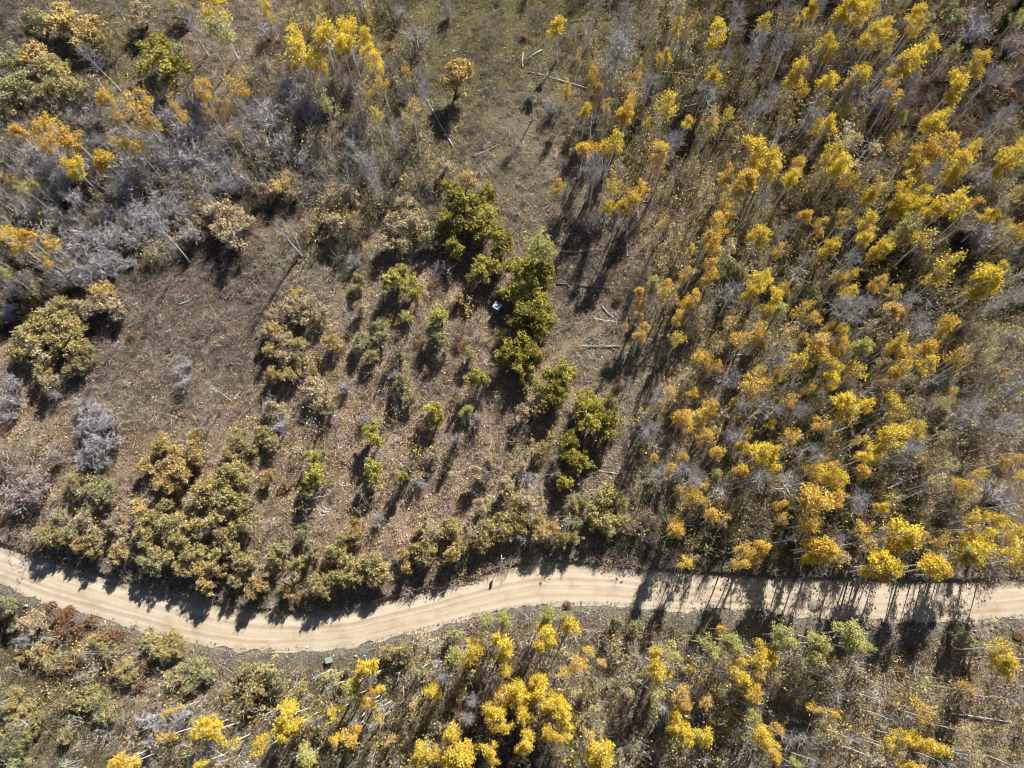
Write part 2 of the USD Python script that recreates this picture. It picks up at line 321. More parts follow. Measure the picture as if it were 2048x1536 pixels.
def leaves(c, size, r, up=0.6):
    n = len(c)
    nrm = r.normal(size=(n, 3)) + [0, 0, up]
    nrm /= np.linalg.norm(nrm, axis=1, keepdims=True)
    a = np.cross(nrm, r.normal(size=(n, 3)))
    a /= np.linalg.norm(a, axis=1, keepdims=True)
    b = np.cross(nrm, a)
    s = (size * r.uniform(0.65, 1.35, n))[:, None]
    v = np.stack([c - a * s * 0.72 - b * s * 0.30, c + b * s * 0.80, c + a * s * 0.72 - b * s * 0.30], 1).reshape(-1, 3)
    return v, np.arange(n * 3).reshape(-1, 3)

def unit(r, n):
    d = r.normal(size=(n, 3))
    return d / np.linalg.norm(d, axis=1, keepdims=True)

def lumpy(d, r, k=7, amount=0.35):
    """Radius factor of direction d: an uneven outline of k lobes."""
    lobes = unit(r, k)
    s = np.max(d @ lobes.T, axis=1)
    return 1 - amount + amount * np.clip((s - 0.45) / 0.5, 0, 1)

def trunk_line(r, top, bend=0.25, n=9):
    t = np.linspace(0, 1, n)
    k = r.normal(size=(2, 2)) * bend
    return np.stack([k[0, 0] * np.sin(t * 2.2) * t + k[1, 0] * np.sin(t * 6) * 0.15, k[0, 1] * np.sin(t * 2.2) * t + k[1, 1] * np.sin(t * 5) * 0.15, t * top], -1)

# an aspen of 8 m: crown about z 4.6 to 8, radius 1
def aspen(seed, fill):
    r = np.random.default_rng(seed)
    line = trunk_line(r, 7.7)
    def at(z):
        return np.array([np.interp(z, line[:, 2], line[:, k]) for k in range(3)])
    trunk = tube(line, np.interp(np.linspace(0, 1, len(line)), [0, 0.1, 1], [0.115, 0.085, 0.012]), 6)
    n_cl = int(58 * (0.55 + 0.45 * fill))
    n_lobe = int(r.integers(8, 12))
    d = unit(r, n_lobe)
    rad = r.uniform(0.25, 0.95, n_lobe) ** 0.6
    c0 = np.array([*at(6.2)[:2], 6.25])
    taper = np.clip(1.10 - 0.38 * d[:, 2], 0.6, 1.3)
    lobe = c0 + d * rad[:, None] * np.stack([0.86 * taper, 0.86 * taper, 1.55 + 0 * taper], -1)
    lobe[0] = c0 + [0, 0, 1.5]
    cl = lobe[r.integers(n_lobe, size=n_cl)] + r.normal(size=(n_cl, 3)) * [0.22, 0.22, 0.30]
    limbs, tw0, tw1 = [], [], []
    for c in cl:
        z0 = np.clip(c[2] - r.uniform(0.5, 1.3), 3.2, 7.5)
        a = at(z0)
        mid = (a + c) / 2 + [0, 0, -0.1] + r.normal(size=3) * 0.07
        limbs.append(tube([a, mid, c], [0.026, 0.016, 0.006], 3))
        m = 4 if fill > 0.5 else 8
        for _ in range(m):
            s = r.uniform(0.35, 1)
            p = a * (1 - s) + c * s
            tw0.append(p); tw1.append(p + (c - a) * 0.25 + r.normal(size=3) * 0.22 + [0, 0, 0.12])
    for _ in range(14):                                             # dead stubs lower on the trunk
        a = at(r.uniform(1.2, 5.0))
        tw0.append(a); tw1.append(a + np.append(r.normal(size=2) * 0.35, r.uniform(-0.05, 0.3)))
    branches = join(limbs + [blades(np.array(tw0), np.array(tw1), 0.022, r)])
    per = np.maximum(3, (r.uniform(0.3, 1.5, n_cl) * 40 * fill)).astype(int)
    idx = np.repeat(np.arange(n_cl), per)
    c = cl[idx] + r.normal(size=(len(idx), 3)) * 0.17
    return dict(trunk=trunk, branches=branches, crown=leaves(c, 0.108, r, 0.9))

# a leafless aspen of 8 m
def bare_aspen(seed, dead=False):
    r = np.random.default_rng(seed)
    line = trunk_line(r, 7.6, 0.35)
    def at(z):
        return np.array([np.interp(z, line[:, 2], line[:, k]) for k in range(3)])
    trunk = tube(line, np.interp(np.linspace(0, 1, len(line)), [0, 0.1, 1], [0.125, 0.095, 0.02]), 6)
    parts, tw0, tw1 = [], [], []
    for k in range(20 if dead else 30):
        z0 = 7.5 - 3.9 * r.uniform() ** 1.3
        a = at(z0)
        az = r.uniform(0, 6.283)
        reach = r.uniform(0.35, 1.0) * (1.1 if z0 < 6.3 else 0.7)
        out = np.array([math.cos(az), math.sin(az), 0]) * reach
        rise = r.uniform(0.35, 1.4)
        b = a + out * 0.5 + [0, 0, rise * 0.35] + r.normal(size=3) * 0.08
        c = a + out + [0, 0, rise] + r.normal(size=3) * 0.12
        parts.append(tube([a, b, c], [0.034 if dead else 0.026, 0.018, 0.007], 3))
        for _ in range(8 if dead else 15):
            s = r.uniform(0.2, 1)
            p = a + (b - a) * min(1, 2 * s) + (c - b) * max(0, 2 * s - 1)
            q = p + (c - a) * r.uniform(0.15, 0.45) + r.normal(size=3) * 0.26 + [0, 0, 0.12]
            tw0.append(p); tw1.append(q)
            if not dead:
                for _ in range(2):
                    m = p + (q - p) * r.uniform(0.3, 0.8)
                    tw0.append(m); tw1.append(m + (q - p) * 0.4 + r.normal(size=3) * 0.12)
    parts.append(blades(np.array(tw0), np.array(tw1), 0.022 if dead else 0.019, r))
    return dict(trunk=trunk, branches=join(parts))

# a many-stemmed grey leafless shrub, radius 1, height about 2
def bare_shrub(seed, leafy=0):
    r = np.random.default_rng(seed)
    stems, tw0, tw1, ends = [], [], [], []
    for k in range(24):
        az, tilt = r.uniform(0, 6.283), r.uniform(0.05, 0.75)
        base = np.append(r.normal(size=2) * 0.10, 0)
        d = np.array([math.cos(az) * math.sin(tilt), math.sin(az) * math.sin(tilt), math.cos(tilt)])
        ln = r.uniform(0.9, 1.9) * (1.0 - 0.15 * tilt)
        mid = base + d * ln * 0.5 + r.normal(size=3) * 0.05
        end = base + d * ln + [0, 0, 0.1]
        stems.append(tube([base, mid, end], [0.026, 0.017, 0.006], 3))
        for _ in range(21):
            s = r.uniform(0.3, 1) ** 0.7
            p = base + (mid - base) * min(1, 2 * s) + (end - mid) * max(0, 2 * s - 1)
            q = p + d * r.uniform(0.05, 0.28) + r.normal(size=3) * 0.17
            tw0.append(p); tw1.append(q); ends.append(q)
            m = (p + q) / 2
            tw0.append(m); tw1.append(m + (q - p) * 0.4 + r.normal(size=3) * 0.12)
    out = dict(stems=join(stems), branches=blades(np.array(tw0), np.array(tw1), 0.024, r))
    if leafy:
        e = np.array(ends)[r.choice(len(ends), leafy)]
        out['crown'] = leaves(e + r.normal(size=e.shape) * 0.06, 0.085, r)
    return out

# scrub oak, radius 1, height about 2.2: a dome of leafy clumps on crooked stems
def oak(seed, fill=1.0, tall=1.0, spread=0.95):
    r = np.random.default_rng(seed)
    n, nl = 84, 13
    d = unit(r, nl)
    d[:, 2] = np.abs(d[:, 2]) - 0.45 * (r.uniform(size=nl) < 0.35)
    lobe = np.array([0, 0, 1.15 * tall]) + d * (r.uniform(0.35, 0.92, nl) ** 0.5)[:, None] * [spread, spread, 0.85 * tall]
    cl = lobe[r.integers(nl, size=n)] + r.normal(size=(n, 3)) * [0.17, 0.17, 0.12]
    stems, tw0, tw1 = [], [], []
    for k in range(5):
        base = np.append(r.normal(size=2) * 0.16, 0)
        e = cl[r.integers(n)] * [0.7, 0.7, 0.9]
        stems.append(tube([base, (base + e) / 2 + r.normal(size=3) * 0.09, e], [0.055, 0.04, 0.012], 5))
    for c in cl:
        a = np.array([c[0] * 0.25, c[1] * 0.25, 0.45 * c[2]])
        tw0.append(a); tw1.append(c)
        for _ in range(4):
            tw0.append(a + (c - a) * 0.7); tw1.append(c + (c - a) * 0.12 + r.normal(size=3) * 0.16)
    per = np.maximum(2, r.uniform(0.1, 1.7, n) * 22 * fill).astype(int)
    idx = np.repeat(np.arange(n), per)
    c = cl[idx] + r.normal(size=(len(idx), 3)) * [0.10, 0.10, 0.07]
    c[:, 2] = np.maximum(c[:, 2], 0.12)
    return dict(stems=join(stems), branches=blades(np.array(tw0), np.array(tw1), 0.03, r), crown=leaves(c, 0.092, r, 0.9))

# low leafy bush, radius 1, height 0.8
def low_bush(seed, n=420):
    r = np.random.default_rng(seed)
    d = unit(r, 34)
    d[:, 2] = np.abs(d[:, 2])
    cl = d * (lumpy(d, r, 9, 0.5) * r.uniform(0.3, 1, 34) ** 0.5)[:, None] * [1, 1, 0.75]
    idx = r.integers(34, size=n * 2)
    c = cl[idx] + r.normal(size=(len(idx), 3)) * [0.12, 0.12, 0.07]
    c[:, 2] = np.maximum(c[:, 2], 0.04)
    e = cl[r.integers(34, size=160)] + r.normal(size=(160, 3)) * 0.12
    e[:, 2] = np.abs(e[:, 2])
    return dict(branches=blades(e * [0.2, 0.2, 0.05], e, 0.02, r), crown=leaves(c, 0.095, r, 1.0))

def conifer(seed):
    r = np.random.default_rng(seed)
    trunk = tube(trunk_line(r, 6.0, 0.05), np.linspace(0.13, 0.01, 9), 6)
    c, tw0, tw1 = [], [], []
    for z in np.arange(0.7, 5.9, 0.28):
        reach = 1.25 * (1 - z / 6.2) + 0.08
        for k in range(9):
            az = r.uniform(0, 6.283); q = np.array([math.cos(az), math.sin(az), 0]) * reach * r.uniform(0.7, 1.1) + [0, 0, z - 0.25 * reach]
            tw0.append([0, 0, z]); tw1.append(q)
            for _ in range(22):
                s = r.uniform(0.15, 1)
                c.append(np.array([0, 0, z]) * (1 - s) + q * s + r.normal(size=3) * 0.07)
    return dict(trunk=trunk, branches=blades(np.array(tw0, float), np.array(tw1), 0.03, r), crown=leaves(np.array(c), 0.12, r, 0.3))

PROTO = '/World/Prototypes'
stage.CreateClassPrim(PROTO)
protos = {}
def prototype(name, parts, mats):
    path = f'{PROTO}/{name}'
    UsdGeom.Xform.Define(stage, path)
    for k, m in parts.items():
        g = put(f'{path}/{k}', m, mats[k], smooth=k in ('trunk', 'stems'))
        if k not in ('trunk',):
            tag(g, kind='stuff')
    protos.setdefault(name.rsplit('_', 1)[0], []).append(path)

for leafm, n in (('lemon', 5), ('golden', 5), ('orange', 3), ('lime', 4)):
    for k in range(n):
        prototype(f'aspen_{leafm}_{k}', aspen(100 + k + len(leafm) * 10, (0.95, 0.6, 0.8, 0.5, 0.7)[k]), dict(trunk='bark_white', branches='twig_grey', crown='leaves_' + leafm))
for leafm, n in (('lemon', 3), ('golden', 3), ('orange', 3), ('lime', 2), ('faded', 5)):
    for k in range(n):
        prototype(f'half_{leafm}_{k}', aspen(200 + k + len(leafm) * 10, (0.3, 0.22, 0.36, 0.26, 0.4)[k]), dict(trunk='bark_white', branches='twig_white' if k % 2 else 'twig_tan', crown='leaves_' + leafm))
for k in range(5):
    prototype(f'bare_{k}', bare_aspen(300 + k), dict(trunk='bark_pale', branches='twig_ash'))
for k in range(4):
    prototype(f'dead_{k}', bare_aspen(320 + k, True), dict(trunk='bark_white', branches='twig_white'))
for k in range(6):
    prototype(f'shrub_{k}', bare_shrub(340 + k), dict(stems='bark_dark', branches='twig_grey'))
for k in range(3):
    prototype(f'shrubpink_{k}', bare_shrub(350 + k, 420), dict(stems='bark_dark', branches='twig_grey', crown='leaves_pink'))
for leafm, n, fill, tall in (('olive', 6, 0.85, 1.0), ('deep', 6, 1.3, 1.35), ('tan', 5, 0.6, 1.0), ('gold', 4, 0.8, 1.0), ('green', 4, 0.8, 1.0), ('lime', 4, 1.2, 1.35)):
    for k in range(n):
        prototype(f'oak{leafm}_{k}', oak(400 + 11 * k + len(leafm), fill, tall), dict(stems='bark_dark', branches='twig_grey', crown='leaves_oak_' + leafm))
for leafm, n in (('rust', 3), ('oak_olive', 3), ('oak_gold', 2), ('oak_green', 2), ('pink', 2)):
    for k in range(n):
        prototype(f'low{leafm}_{k}', low_bush(500 + k + 7 * len(leafm)), dict(branches='twig_brown', crown='leaves_' + leafm))
prototype('conifer_0', conifer(600), dict(trunk='bark_dark', branches='bark_dark', crown='leaves_conifer'))

# ---------------------------------------------------------------- what stands where (read off the photograph in nine-hundred places)
# token: code + x.y.r in a tile of 512 photograph pixels enlarged three times.  Y lemon, G golden, O orange, L lime aspen; the same in lower case = half bare; s faded;
# B bare aspen, W white dead aspen, H grey shrub, P pinkish shrub, K olive oak, D deep green oak, T tan oak, M gold oak, E green oak, R rust low bush, C conifer
TILES = {
(0, 0): '''M380.90.110 M430.150.90 M520.170.100 K600.260.60 E220.110.80 E180.170.45 E40.350.100 E90.500.100 M190.320.90 K310.400.90 K310.520.80 K470.510.100 T60.590.80 D910.270.85 D960.390.105 E1040.310.65
Y1280.60.80 L1330.150.90 T840.70.80 K1080.50.60 G660.620.50 G720.680.42 G840.590.50 g830.680.80 g910.760.55 G1200.530.45 g1060.615.35 g1090.670.42 g1270.665.35 g1340.650.30 g1400.520.65
O120.815.48 G330.790.75 G240.820.52 G290.880.38 G430.820.48 G430.910.28 Y440.990.56 G650.970.62 g680.860.50 G820.880.52 H530.650.95 H1080.770.110 H1180.780.90 H1030.890.90 H1180.880.105 H1100.960.105 H1250.980.100
H280.950.115 H180.930.80 H540.1090.65 H750.1000.100 H300.1280.100 H620.1250.80 H500.1400.120 H850.1290.85 H760.1130.85 H650.1420.100 W1000.1420.60 P1150.1400.80 H1420.1060.70 l150.1130.60 K140.1230.45 L240.1130.25
G20.1400.50 G90.1450.58 G170.1440.42 G280.1440.50 T1310.1270.80 T1390.1280.70 T1450.1300.65 T1400.1400.95 T1330.1370.70 g1420.800.28 B1130.110.60 B700.60.40 B560.330.60 P1350.880.60 H950.1180.70''',
(512, 0): '''Y230.230.62 Y270.310.68 Y350.370.58 G400.400.40 Y70.60.32 l110.120.28 Y390.180.65 Y440.240.75 Y540.160.58 Y560.230.58 Y520.280.42 Y660.240.45 Y690.320.50 Y730.390.50 G760.480.42 G890.395.28
y660.545.38 y720.700.42 g940.690.58 L410.630.42 H50.170.75 H170.520.85 H60.660.110 H130.760.115 H170.890.80 H310.600.85 H330.700.65 H440.500.65 H560.500.60 W600.590.50 H970.190.95 H640.60.60 H850.60.60 H1150.50.50
B1000.560.60 H900.560.55 H600.760.75 B600.900.70 B690.1000.80 H640.680.50 B730.1130.50 W180.1370.70 T450.1180.80 T560.1160.60 T480.1340.80 W950.1060.35 W530.1030.50 T50.1140.48 M150.1110.65 T220.1150.50 M170.1060.40
T1110.1000.60 M1260.1080.60 D1160.1150.65 D1240.1200.85 D1370.1160.60 D1180.1320.70 D1290.1280.75 D1400.1300.85 D1440.1420.85 D1340.1360.75 D1200.1480.55 T900.1230.70 T850.1330.90 T950.1340.80 T800.1430.75 E1040.1420.70
T880.1470.60 H60.400.60 P30.860.70 P210.820.50 R800.280.60''',
(1024, 0): '''Y285.170.55 Y1235.205.65 Y920.360.38 Y1205.440.38 Y1200.490.42 G475.430.32 G480.480.30 G330.530.26 G335.570.24 G520.560.28 G705.630.42 G690.680.45 G660.720.45 Y940.620.60 g400.340.24 g770.430.36 Y440.680.40
g490.610.30 g560.670.42 Y600.860.56 G420.910.50 G490.890.42 y560.900.55 G850.920.58 g900.1000.60 G860.990.32 G275.1120.32 g610.1080.48 G770.1150.50 G690.1190.58 G640.1260.42 Y575.1260.32 Y1440.910.78 G1285.1055.42 G1400.1080.65
G1360.1140.50 s1160.1150.55 o1290.1180.45 G1240.1340.58 G1210.1420.50 G1200.1490.52 G1300.1290.40 o910.1340.50 L130.1480.70 L230.1490.52 Y1480.1440.60 s1290.1490.60 Y1075.1495.25 y1180.720.45 y1300.700.45 Y1050.740.32
y1200.800.30 y1220.690.50 y820.740.28 y1000.130.40 y990.190.36 g1090.120.30 s985.60.55 s850.40.50 Y1510.140.45 B640.300.110 B600.380.75 B680.130.70 W480.100.45 B560.720.45 W490.750.55 B480.1010.75 B490.1060.55 W1190.570.85
B1150.560.60 B1370.100.70 B1480.280.75 W1460.370.65 B1440.700.65 B1280.370.50 B960.860.65 B540.560.55 B820.500.65 B1500.1200.45 H240.640.60 P480.1320.65 H560.1290.55 R80.220.40 s130.560.40 s700.500.50 s640.1000.45 s1080.1000.40''',
(1536, 0): '''Y520.40.78 Y560.80.52 Y460.90.42 Y640.20.45 Y265.50.34 Y250.90.30 y200.120.42 L800.30.45 Y900.90.48 Y870.160.45 Y330.260.46 Y370.300.34 Y650.200.58 Y690.180.42 y720.240.45 Y180.430.56 Y150.490.42 Y210.550.30
Y340.510.58 y330.580.52 Y540.450.56 s500.500.55 s470.600.55 Y460.670.32 Y880.360.68 Y830.390.68 Y960.300.58 Y800.440.48 y880.460.44 G755.580.70 Y1110.510.70 Y1260.370.50 y1230.410.45 L1100.300.36 E965.130.60 E1120.90.70
C1440.110.85 L1490.100.40 Y350.770.55 s480.800.80 Y1010.740.56 Y1050.710.40 y940.740.32 y770.840.34 L800.700.30 G1050.870.70 G970.870.50 G980.940.42 Y1240.890.42 G900.1010.58 Y870.960.38 Y1130.1000.68 Y1170.950.42 Y1090.1070.50
Y1440.940.65 Y1390.980.50 Y1490.900.42 L1520.980.40 Y30.960.68 Y20.1040.50 Y130.1090.50 G180.1010.46 Y380.920.58 Y410.1020.68 y340.980.45 G450.1060.42 s600.950.80 s520.860.60 Y620.1160.50 Y580.1200.42 g640.1110.45 y500.1090.45
Y810.1120.50 Y800.1200.50 Y760.1260.42 Y930.1180.50 Y900.1250.50 Y1080.1220.75 Y1010.1250.52 Y1130.1180.42 L830.1330.68 Y850.1390.58 y940.1430.70 L770.1420.48 Y600.1330.50 Y590.1400.50 Y570.1450.42 Y370.1470.50 Y690.1480.50
Y640.1500.42 G220.1320.38 y440.1310.45 G300.1350.32 G60.1500.28 Y1330.1310.50 g1210.1250.50 Y1490.1380.42 y1430.1350.28 y1490.1150.30 s1390.1220.45 s1180.1320.55 B60.280.60 W100.310.60 W280.620.75 W40.830.80 B530.600.65
W660.60.60 W560.900.70 B620.1000.65 B120.20.50 B300.30.50 B400.200.50 H1260.120.95 H1270.200.90 B1400.730.75 B1350.450.70 W1190.640.45 W1450.700.60 H1290.1400.120 H1400.1400.105 H1280.1050.85 W130.1380.65 W430.1390.60
B980.1040.60 B660.580.85 B850.500.60 B720.400.65 B30.600.55 P1480.250.70 P1430.480.60 R1450.550.60 B250.700.60 B820.620.50''',
(0, 512): '''M620.190.52 M590.230.68 T670.280.70 T560.310.68 T480.300.42 T700.330.50 K340.310.70 K270.380.90 K380.400.80 K170.480.85 K330.500.85 K440.510.75 K500.560.52 T240.590.78 K450.440.60 K480.640.52 K250.700.60
T290.760.58 K420.680.50 H330.820.42 K100.560.62 H60.740.75 H50.870.65 H50.960.48 H40.320.65 H60.200.65 H130.120.65 H430.110.85 H500.150.65 H620.60.90 H560.20.70 H480.880.58 H560.930.85 H620.990.95 H500.1010.68 H550.1110.95
H650.1110.68 H480.1210.65 H550.1200.65 H600.1230.58 M990.1110.60 M950.1150.50 M1170.1080.42 M1130.1160.70 M1190.1200.52 M1020.1180.60 M870.1250.50 M950.1290.60 M1060.1250.78 M990.1380.70 M1100.1320.52 K1420.1080.60 K1480.1150.52
K1370.1180.50 K1400.1250.60 K1350.1320.68 K1450.1330.60 M1250.1390.68 K1200.1430.75 K1350.1450.75 K1470.1490.60 M840.1500.60 K990.1490.42 K430.1350.52 E570.1390.60 E640.1400.50 E610.1450.58 E480.1400.42 P200.1350.80 P100.1300.62
P250.1390.50 P100.1430.90 P20.1260.42 P220.1440.60 H1100.650.62 H1100.745.62 s1270.780.38 L40.110.40 G250.30.32 R780.480.45 R860.450.40 P320.1200.55''',
(512, 512): '''J830.130.62 J880.70.42 J930.170.60 J950.230.42 J800.170.42 L900.350.34 J1080.350.62 E1090.470.70 E740.420.52 E640.510.60 E740.490.52 K690.600.48 K870.590.32 L900.660.22 R1200.290.55 M1210.250.35 R560.470.38 M440.520.58 R500.560.50
M250.220.42 T200.300.70 T300.290.68 T380.330.60 T260.370.68 T90.350.42 M120.430.60 T60.470.42 T160.500.60 K240.540.58 M90.560.50 T170.610.60 K260.620.50 M100.710.50 M200.720.58 K330.680.32 K620.120.42 K610.200.34 H830.710.50
E870.750.55 E860.800.44 E920.860.42 H530.780.52 H590.20.55 T330.790.70 T400.850.60 E440.920.42 J1050.920.55 T1020.980.50 J1080.960.42 J1330.720.54 J1290.740.42 J1370.750.32 L1240.950.36 L1270.930.30 P1330.980.62 J690.1040.48 J720.1090.42
J340.1190.42 E390.1200.32 J330.1250.38 J370.1300.58 J330.1330.48 J310.1410.34 M265.1400.22 J690.1270.55 J700.1310.45 E930.1250.28 J870.1320.38 M60.1320.46 R180.1380.42 R150.1420.34 H640.980.44 T1060.1180.50 H1190.1100.52
H970.1340.52 R810.980.44 T1330.1300.60 T1400.1230.50 H1300.1400.50 T1350.1490.60 T1500.1380.60 K1500.480.52 D1500.560.60 K1270.590.42 D1400.60.80 D1340.110.55 M1460.205.30 H60.900.65 H150.1000.75 T110.920.60 K30.1060.52 K100.1120.50
H1120.60.50 R1060.180.45 T620.300.45 R1220.540.50 R980.520.45''',
(1024, 512): '''D44.56.74 D150.60.85 D60.170.85 D190.130.68 D110.260.85 D190.280.65 D40.340.68 D130.340.75 D180.390.65 D190.450.52 D40.520.65 D30.600.55 D110.590.62 D80.660.60 D90.700.42 D140.580.50 D290.700.72 D220.750.72 D310.760.52 D250.830.60
D450.830.45 D430.910.62 D500.900.62 D470.980.72 D560.980.62 D540.1040.60 K600.860.50 K620.1010.34 D340.1110.52 D370.1190.62 D410.1240.50 K300.1310.52 D320.1370.42 T60.940.52 K150.1150.60 T40.1250.52 H90.1350.72 T100.1480.78 K30.1500.52
E430.1470.52 K370.1490.50 K570.1450.80 K640.1490.60 K500.1510.50 G755.225.32 G780.310.38 L850.170.42 G920.180.34 g980.230.45 g920.260.52 s860.220.45 G1040.105.32 G1045.280.32 G1090.250.42 G1190.130.42 G1170.60.42 G990.370.38
O780.440.32 O680.445.24 O770.500.38 y1000.500.48 G1160.610.50 G1110.590.42 O1220.670.42 o1310.400.52 g1390.520.60 G1500.500.44 Y1470.150.60 Y1440.210.42 Y1500.140.42 Y1520.330.42 g1460.430.50 G1450.740.60 G1500.780.42 G1480.700.42
o940.840.52 g900.890.42 G1080.830.32 G1040.950.50 G1110.960.58 G1180.930.46 G1000.960.38 G1330.880.28 G1160.1070.42 g1150.1110.45 G1250.1190.46 G1020.1210.38 G1060.1050.28 G940.1280.38 G1160.1360.38 G1110.1440.50 g1130.1480.42
Y1370.1130.34 Y1490.1180.68 Y1430.1160.42 Y1500.1270.42 G1355.1290.42 L1230.1310.36 o1480.840.45 y1400.1050.36 O990.1420.34 g850.1220.30 W1250.190.55 W1190.270.45 B1330.230.65 W850.270.45 B880.860.65 W820.940.50 B830.1060.75
W1240.1430.75 B1080.1340.75 B860.1310.65 B1330.1070.75 B1390.900.65 W1500.920.75 B980.1280.65 W1240.860.50 B1450.1330.75 W710.750.36 B1300.740.65 E1330.70.60 E1360.110.55 K760.350.35 R640.260.40 s1080.120.40 s1130.340.45 s1240.540.45 s1060.720.45''',
(1536, 512): '''Y1300.130.75 Y1240.160.52 Y1370.90.42 Y1240.230.38 Y1340.170.60 Y500.110.42 y420.130.36 Y470.220.46 G660.165.36 y760.210.45 y1080.30.75 y1000.150.45 O720.330.55 G830.315.24 O780.370.34 G1090.430.54 G1060.440.34 l1440.450.70
Y30.250.52 L50.330.42 Y100.190.34 g200.320.52 G300.370.42 G360.430.26 Y450.460.46 o130.500.68 O190.510.34 O290.540.58 G280.600.58 Y190.630.58 G430.540.50 Y380.650.50 Y410.680.42 Y370.750.46 L550.540.56 L570.590.42 Y740.550.38
y780.500.52 y540.700.60 G830.590.46 G930.560.50 Y940.650.58 G970.540.34 g780.650.52 G740.720.50 g660.760.36 G70.700.42 g1130.590.52 y1100.820.30 g1160.640.44 s1260.540.45 s1430.600.45 Y460.880.58 Y500.920.58 Y580.890.50 Y450.950.42
G330.990.50 Y750.870.50 y760.930.60 Y760.1070.68 Y720.1050.42 Y800.1080.42 Y890.1070.38 y900.1020.44 Y610.1170.54 Y560.1210.42 Y650.1140.42 G550.1310.42 y640.1220.36 Y280.1300.54 Y330.1330.42 Y400.1310.50 Y440.1350.42 g380.1260.36
Y20.1230.58 Y20.1180.42 G330.1460.80 G400.1480.52 G250.1470.50 Y690.1510.32 O1460.1220.46 Y1520.1320.30 G1190.1370.42 g1200.1420.40 G70.1490.34 G350.1210.30 s1380.1110.40 s1070.1100.42 l1060.880.44 Y20.1020.28 g150.1090.52
y1250.1310.36 s1090.1260.45 y560.1100.34 g240.800.36 g120.850.45 s1350.710.45 s1290.600.45 W230.60.85 B480.300.95 B590.270.65 W950.280.80 B830.250.65 W1300.330.65 W1340.260.60 B60.640.65 W150.780.65 B190.930.55 W990.770.45
W620.800.60 W240.1180.65 B280.1220.55 W130.1350.105 W100.1290.65 W1160.1020.65 H1290.1000.85 B1440.980.85 H1400.1470.120 B540.1470.75 B470.30.65 B1440.230.65 B30.930.65 W640.1240.50 B900.420.80 B1240.930.85 W950.1420.60
B1500.780.75 B840.1180.75 B1420.860.65 R1350.880.60 R1400.700.50 s1000.1350.50 s700.640.40 s850.760.40 s1320.460.50 s600.420.45 s350.880.45''',
(0, 1024): '''K280.150.62 K360.150.45 E440.110.52 K230.130.42 M470.190.50 K570.170.60 M700.240.58 T680.60.50 K560.240.42 H660.50.46 H330.60.52 H840.60.55 E350.30.46 K870.40.58 K930.40.50 K850.130.68 K1000.60.70 K1060.150.60 K1080.180.58
K1120.230.68 K1030.260.60 K1180.250.52 K1150.60.60 K1290.60.70 K1330.150.60 K1380.220.60 K1290.290.68 K1400.110.55 M1180.350.58 M1090.330.50 M1240.400.65 M1230.450.50 M1300.360.42 K1480.60.60 K1450.300.58 K1500.280.52 K1400.410.44
M1510.440.60 M1500.490.42 E870.300.52 E930.310.60 K920.240.44 T740.130.52 T500.40.50 T180.660.70 T240.670.58 K90.680.44 H140.750.58 E30.550.60 R370.640.68 R350.710.60 R420.600.44 R300.560.42 R450.700.58 M550.760.38 R620.750.68
R700.740.58 K640.830.55 K940.790.68 K1030.770.58 K1080.810.50 K900.770.44 K990.830.50 K740.930.58 K790.1000.50 R650.990.58 R830.1040.52 R880.920.52 M230.850.58 K300.890.58 R380.940.68 R480.890.52 M130.850.50 E1120.940.60 E1200.960.68
E1180.900.44 K1060.980.52 E1130.1050.50 E520.1110.68 E590.1160.68 E640.1230.50 K480.1140.50 E620.1110.50 K560.1080.42 K90.1140.68 K160.1180.50 E20.1200.50 K210.1230.44 K100.1250.50 E50.1420.75 E100.1480.70 K180.1300.50 K400.1330.50
H910.1260.90 H1090.1240.80 H850.1240.55 G1010.1200.24 G1060.1170.20 H920.1390.60 Y1240.1290.58 Y1310.1310.56 y1370.1390.46 Y1190.1320.34 G740.1480.50 G690.1520.55 Y800.1500.42 g1000.1350.45 R1420.1080.44 R1350.1130.44 Y1220.1510.34
K1480.950.52 R1440.1010.48 K1500.1130.44 R280.780.55 R530.660.50 R560.950.55''',
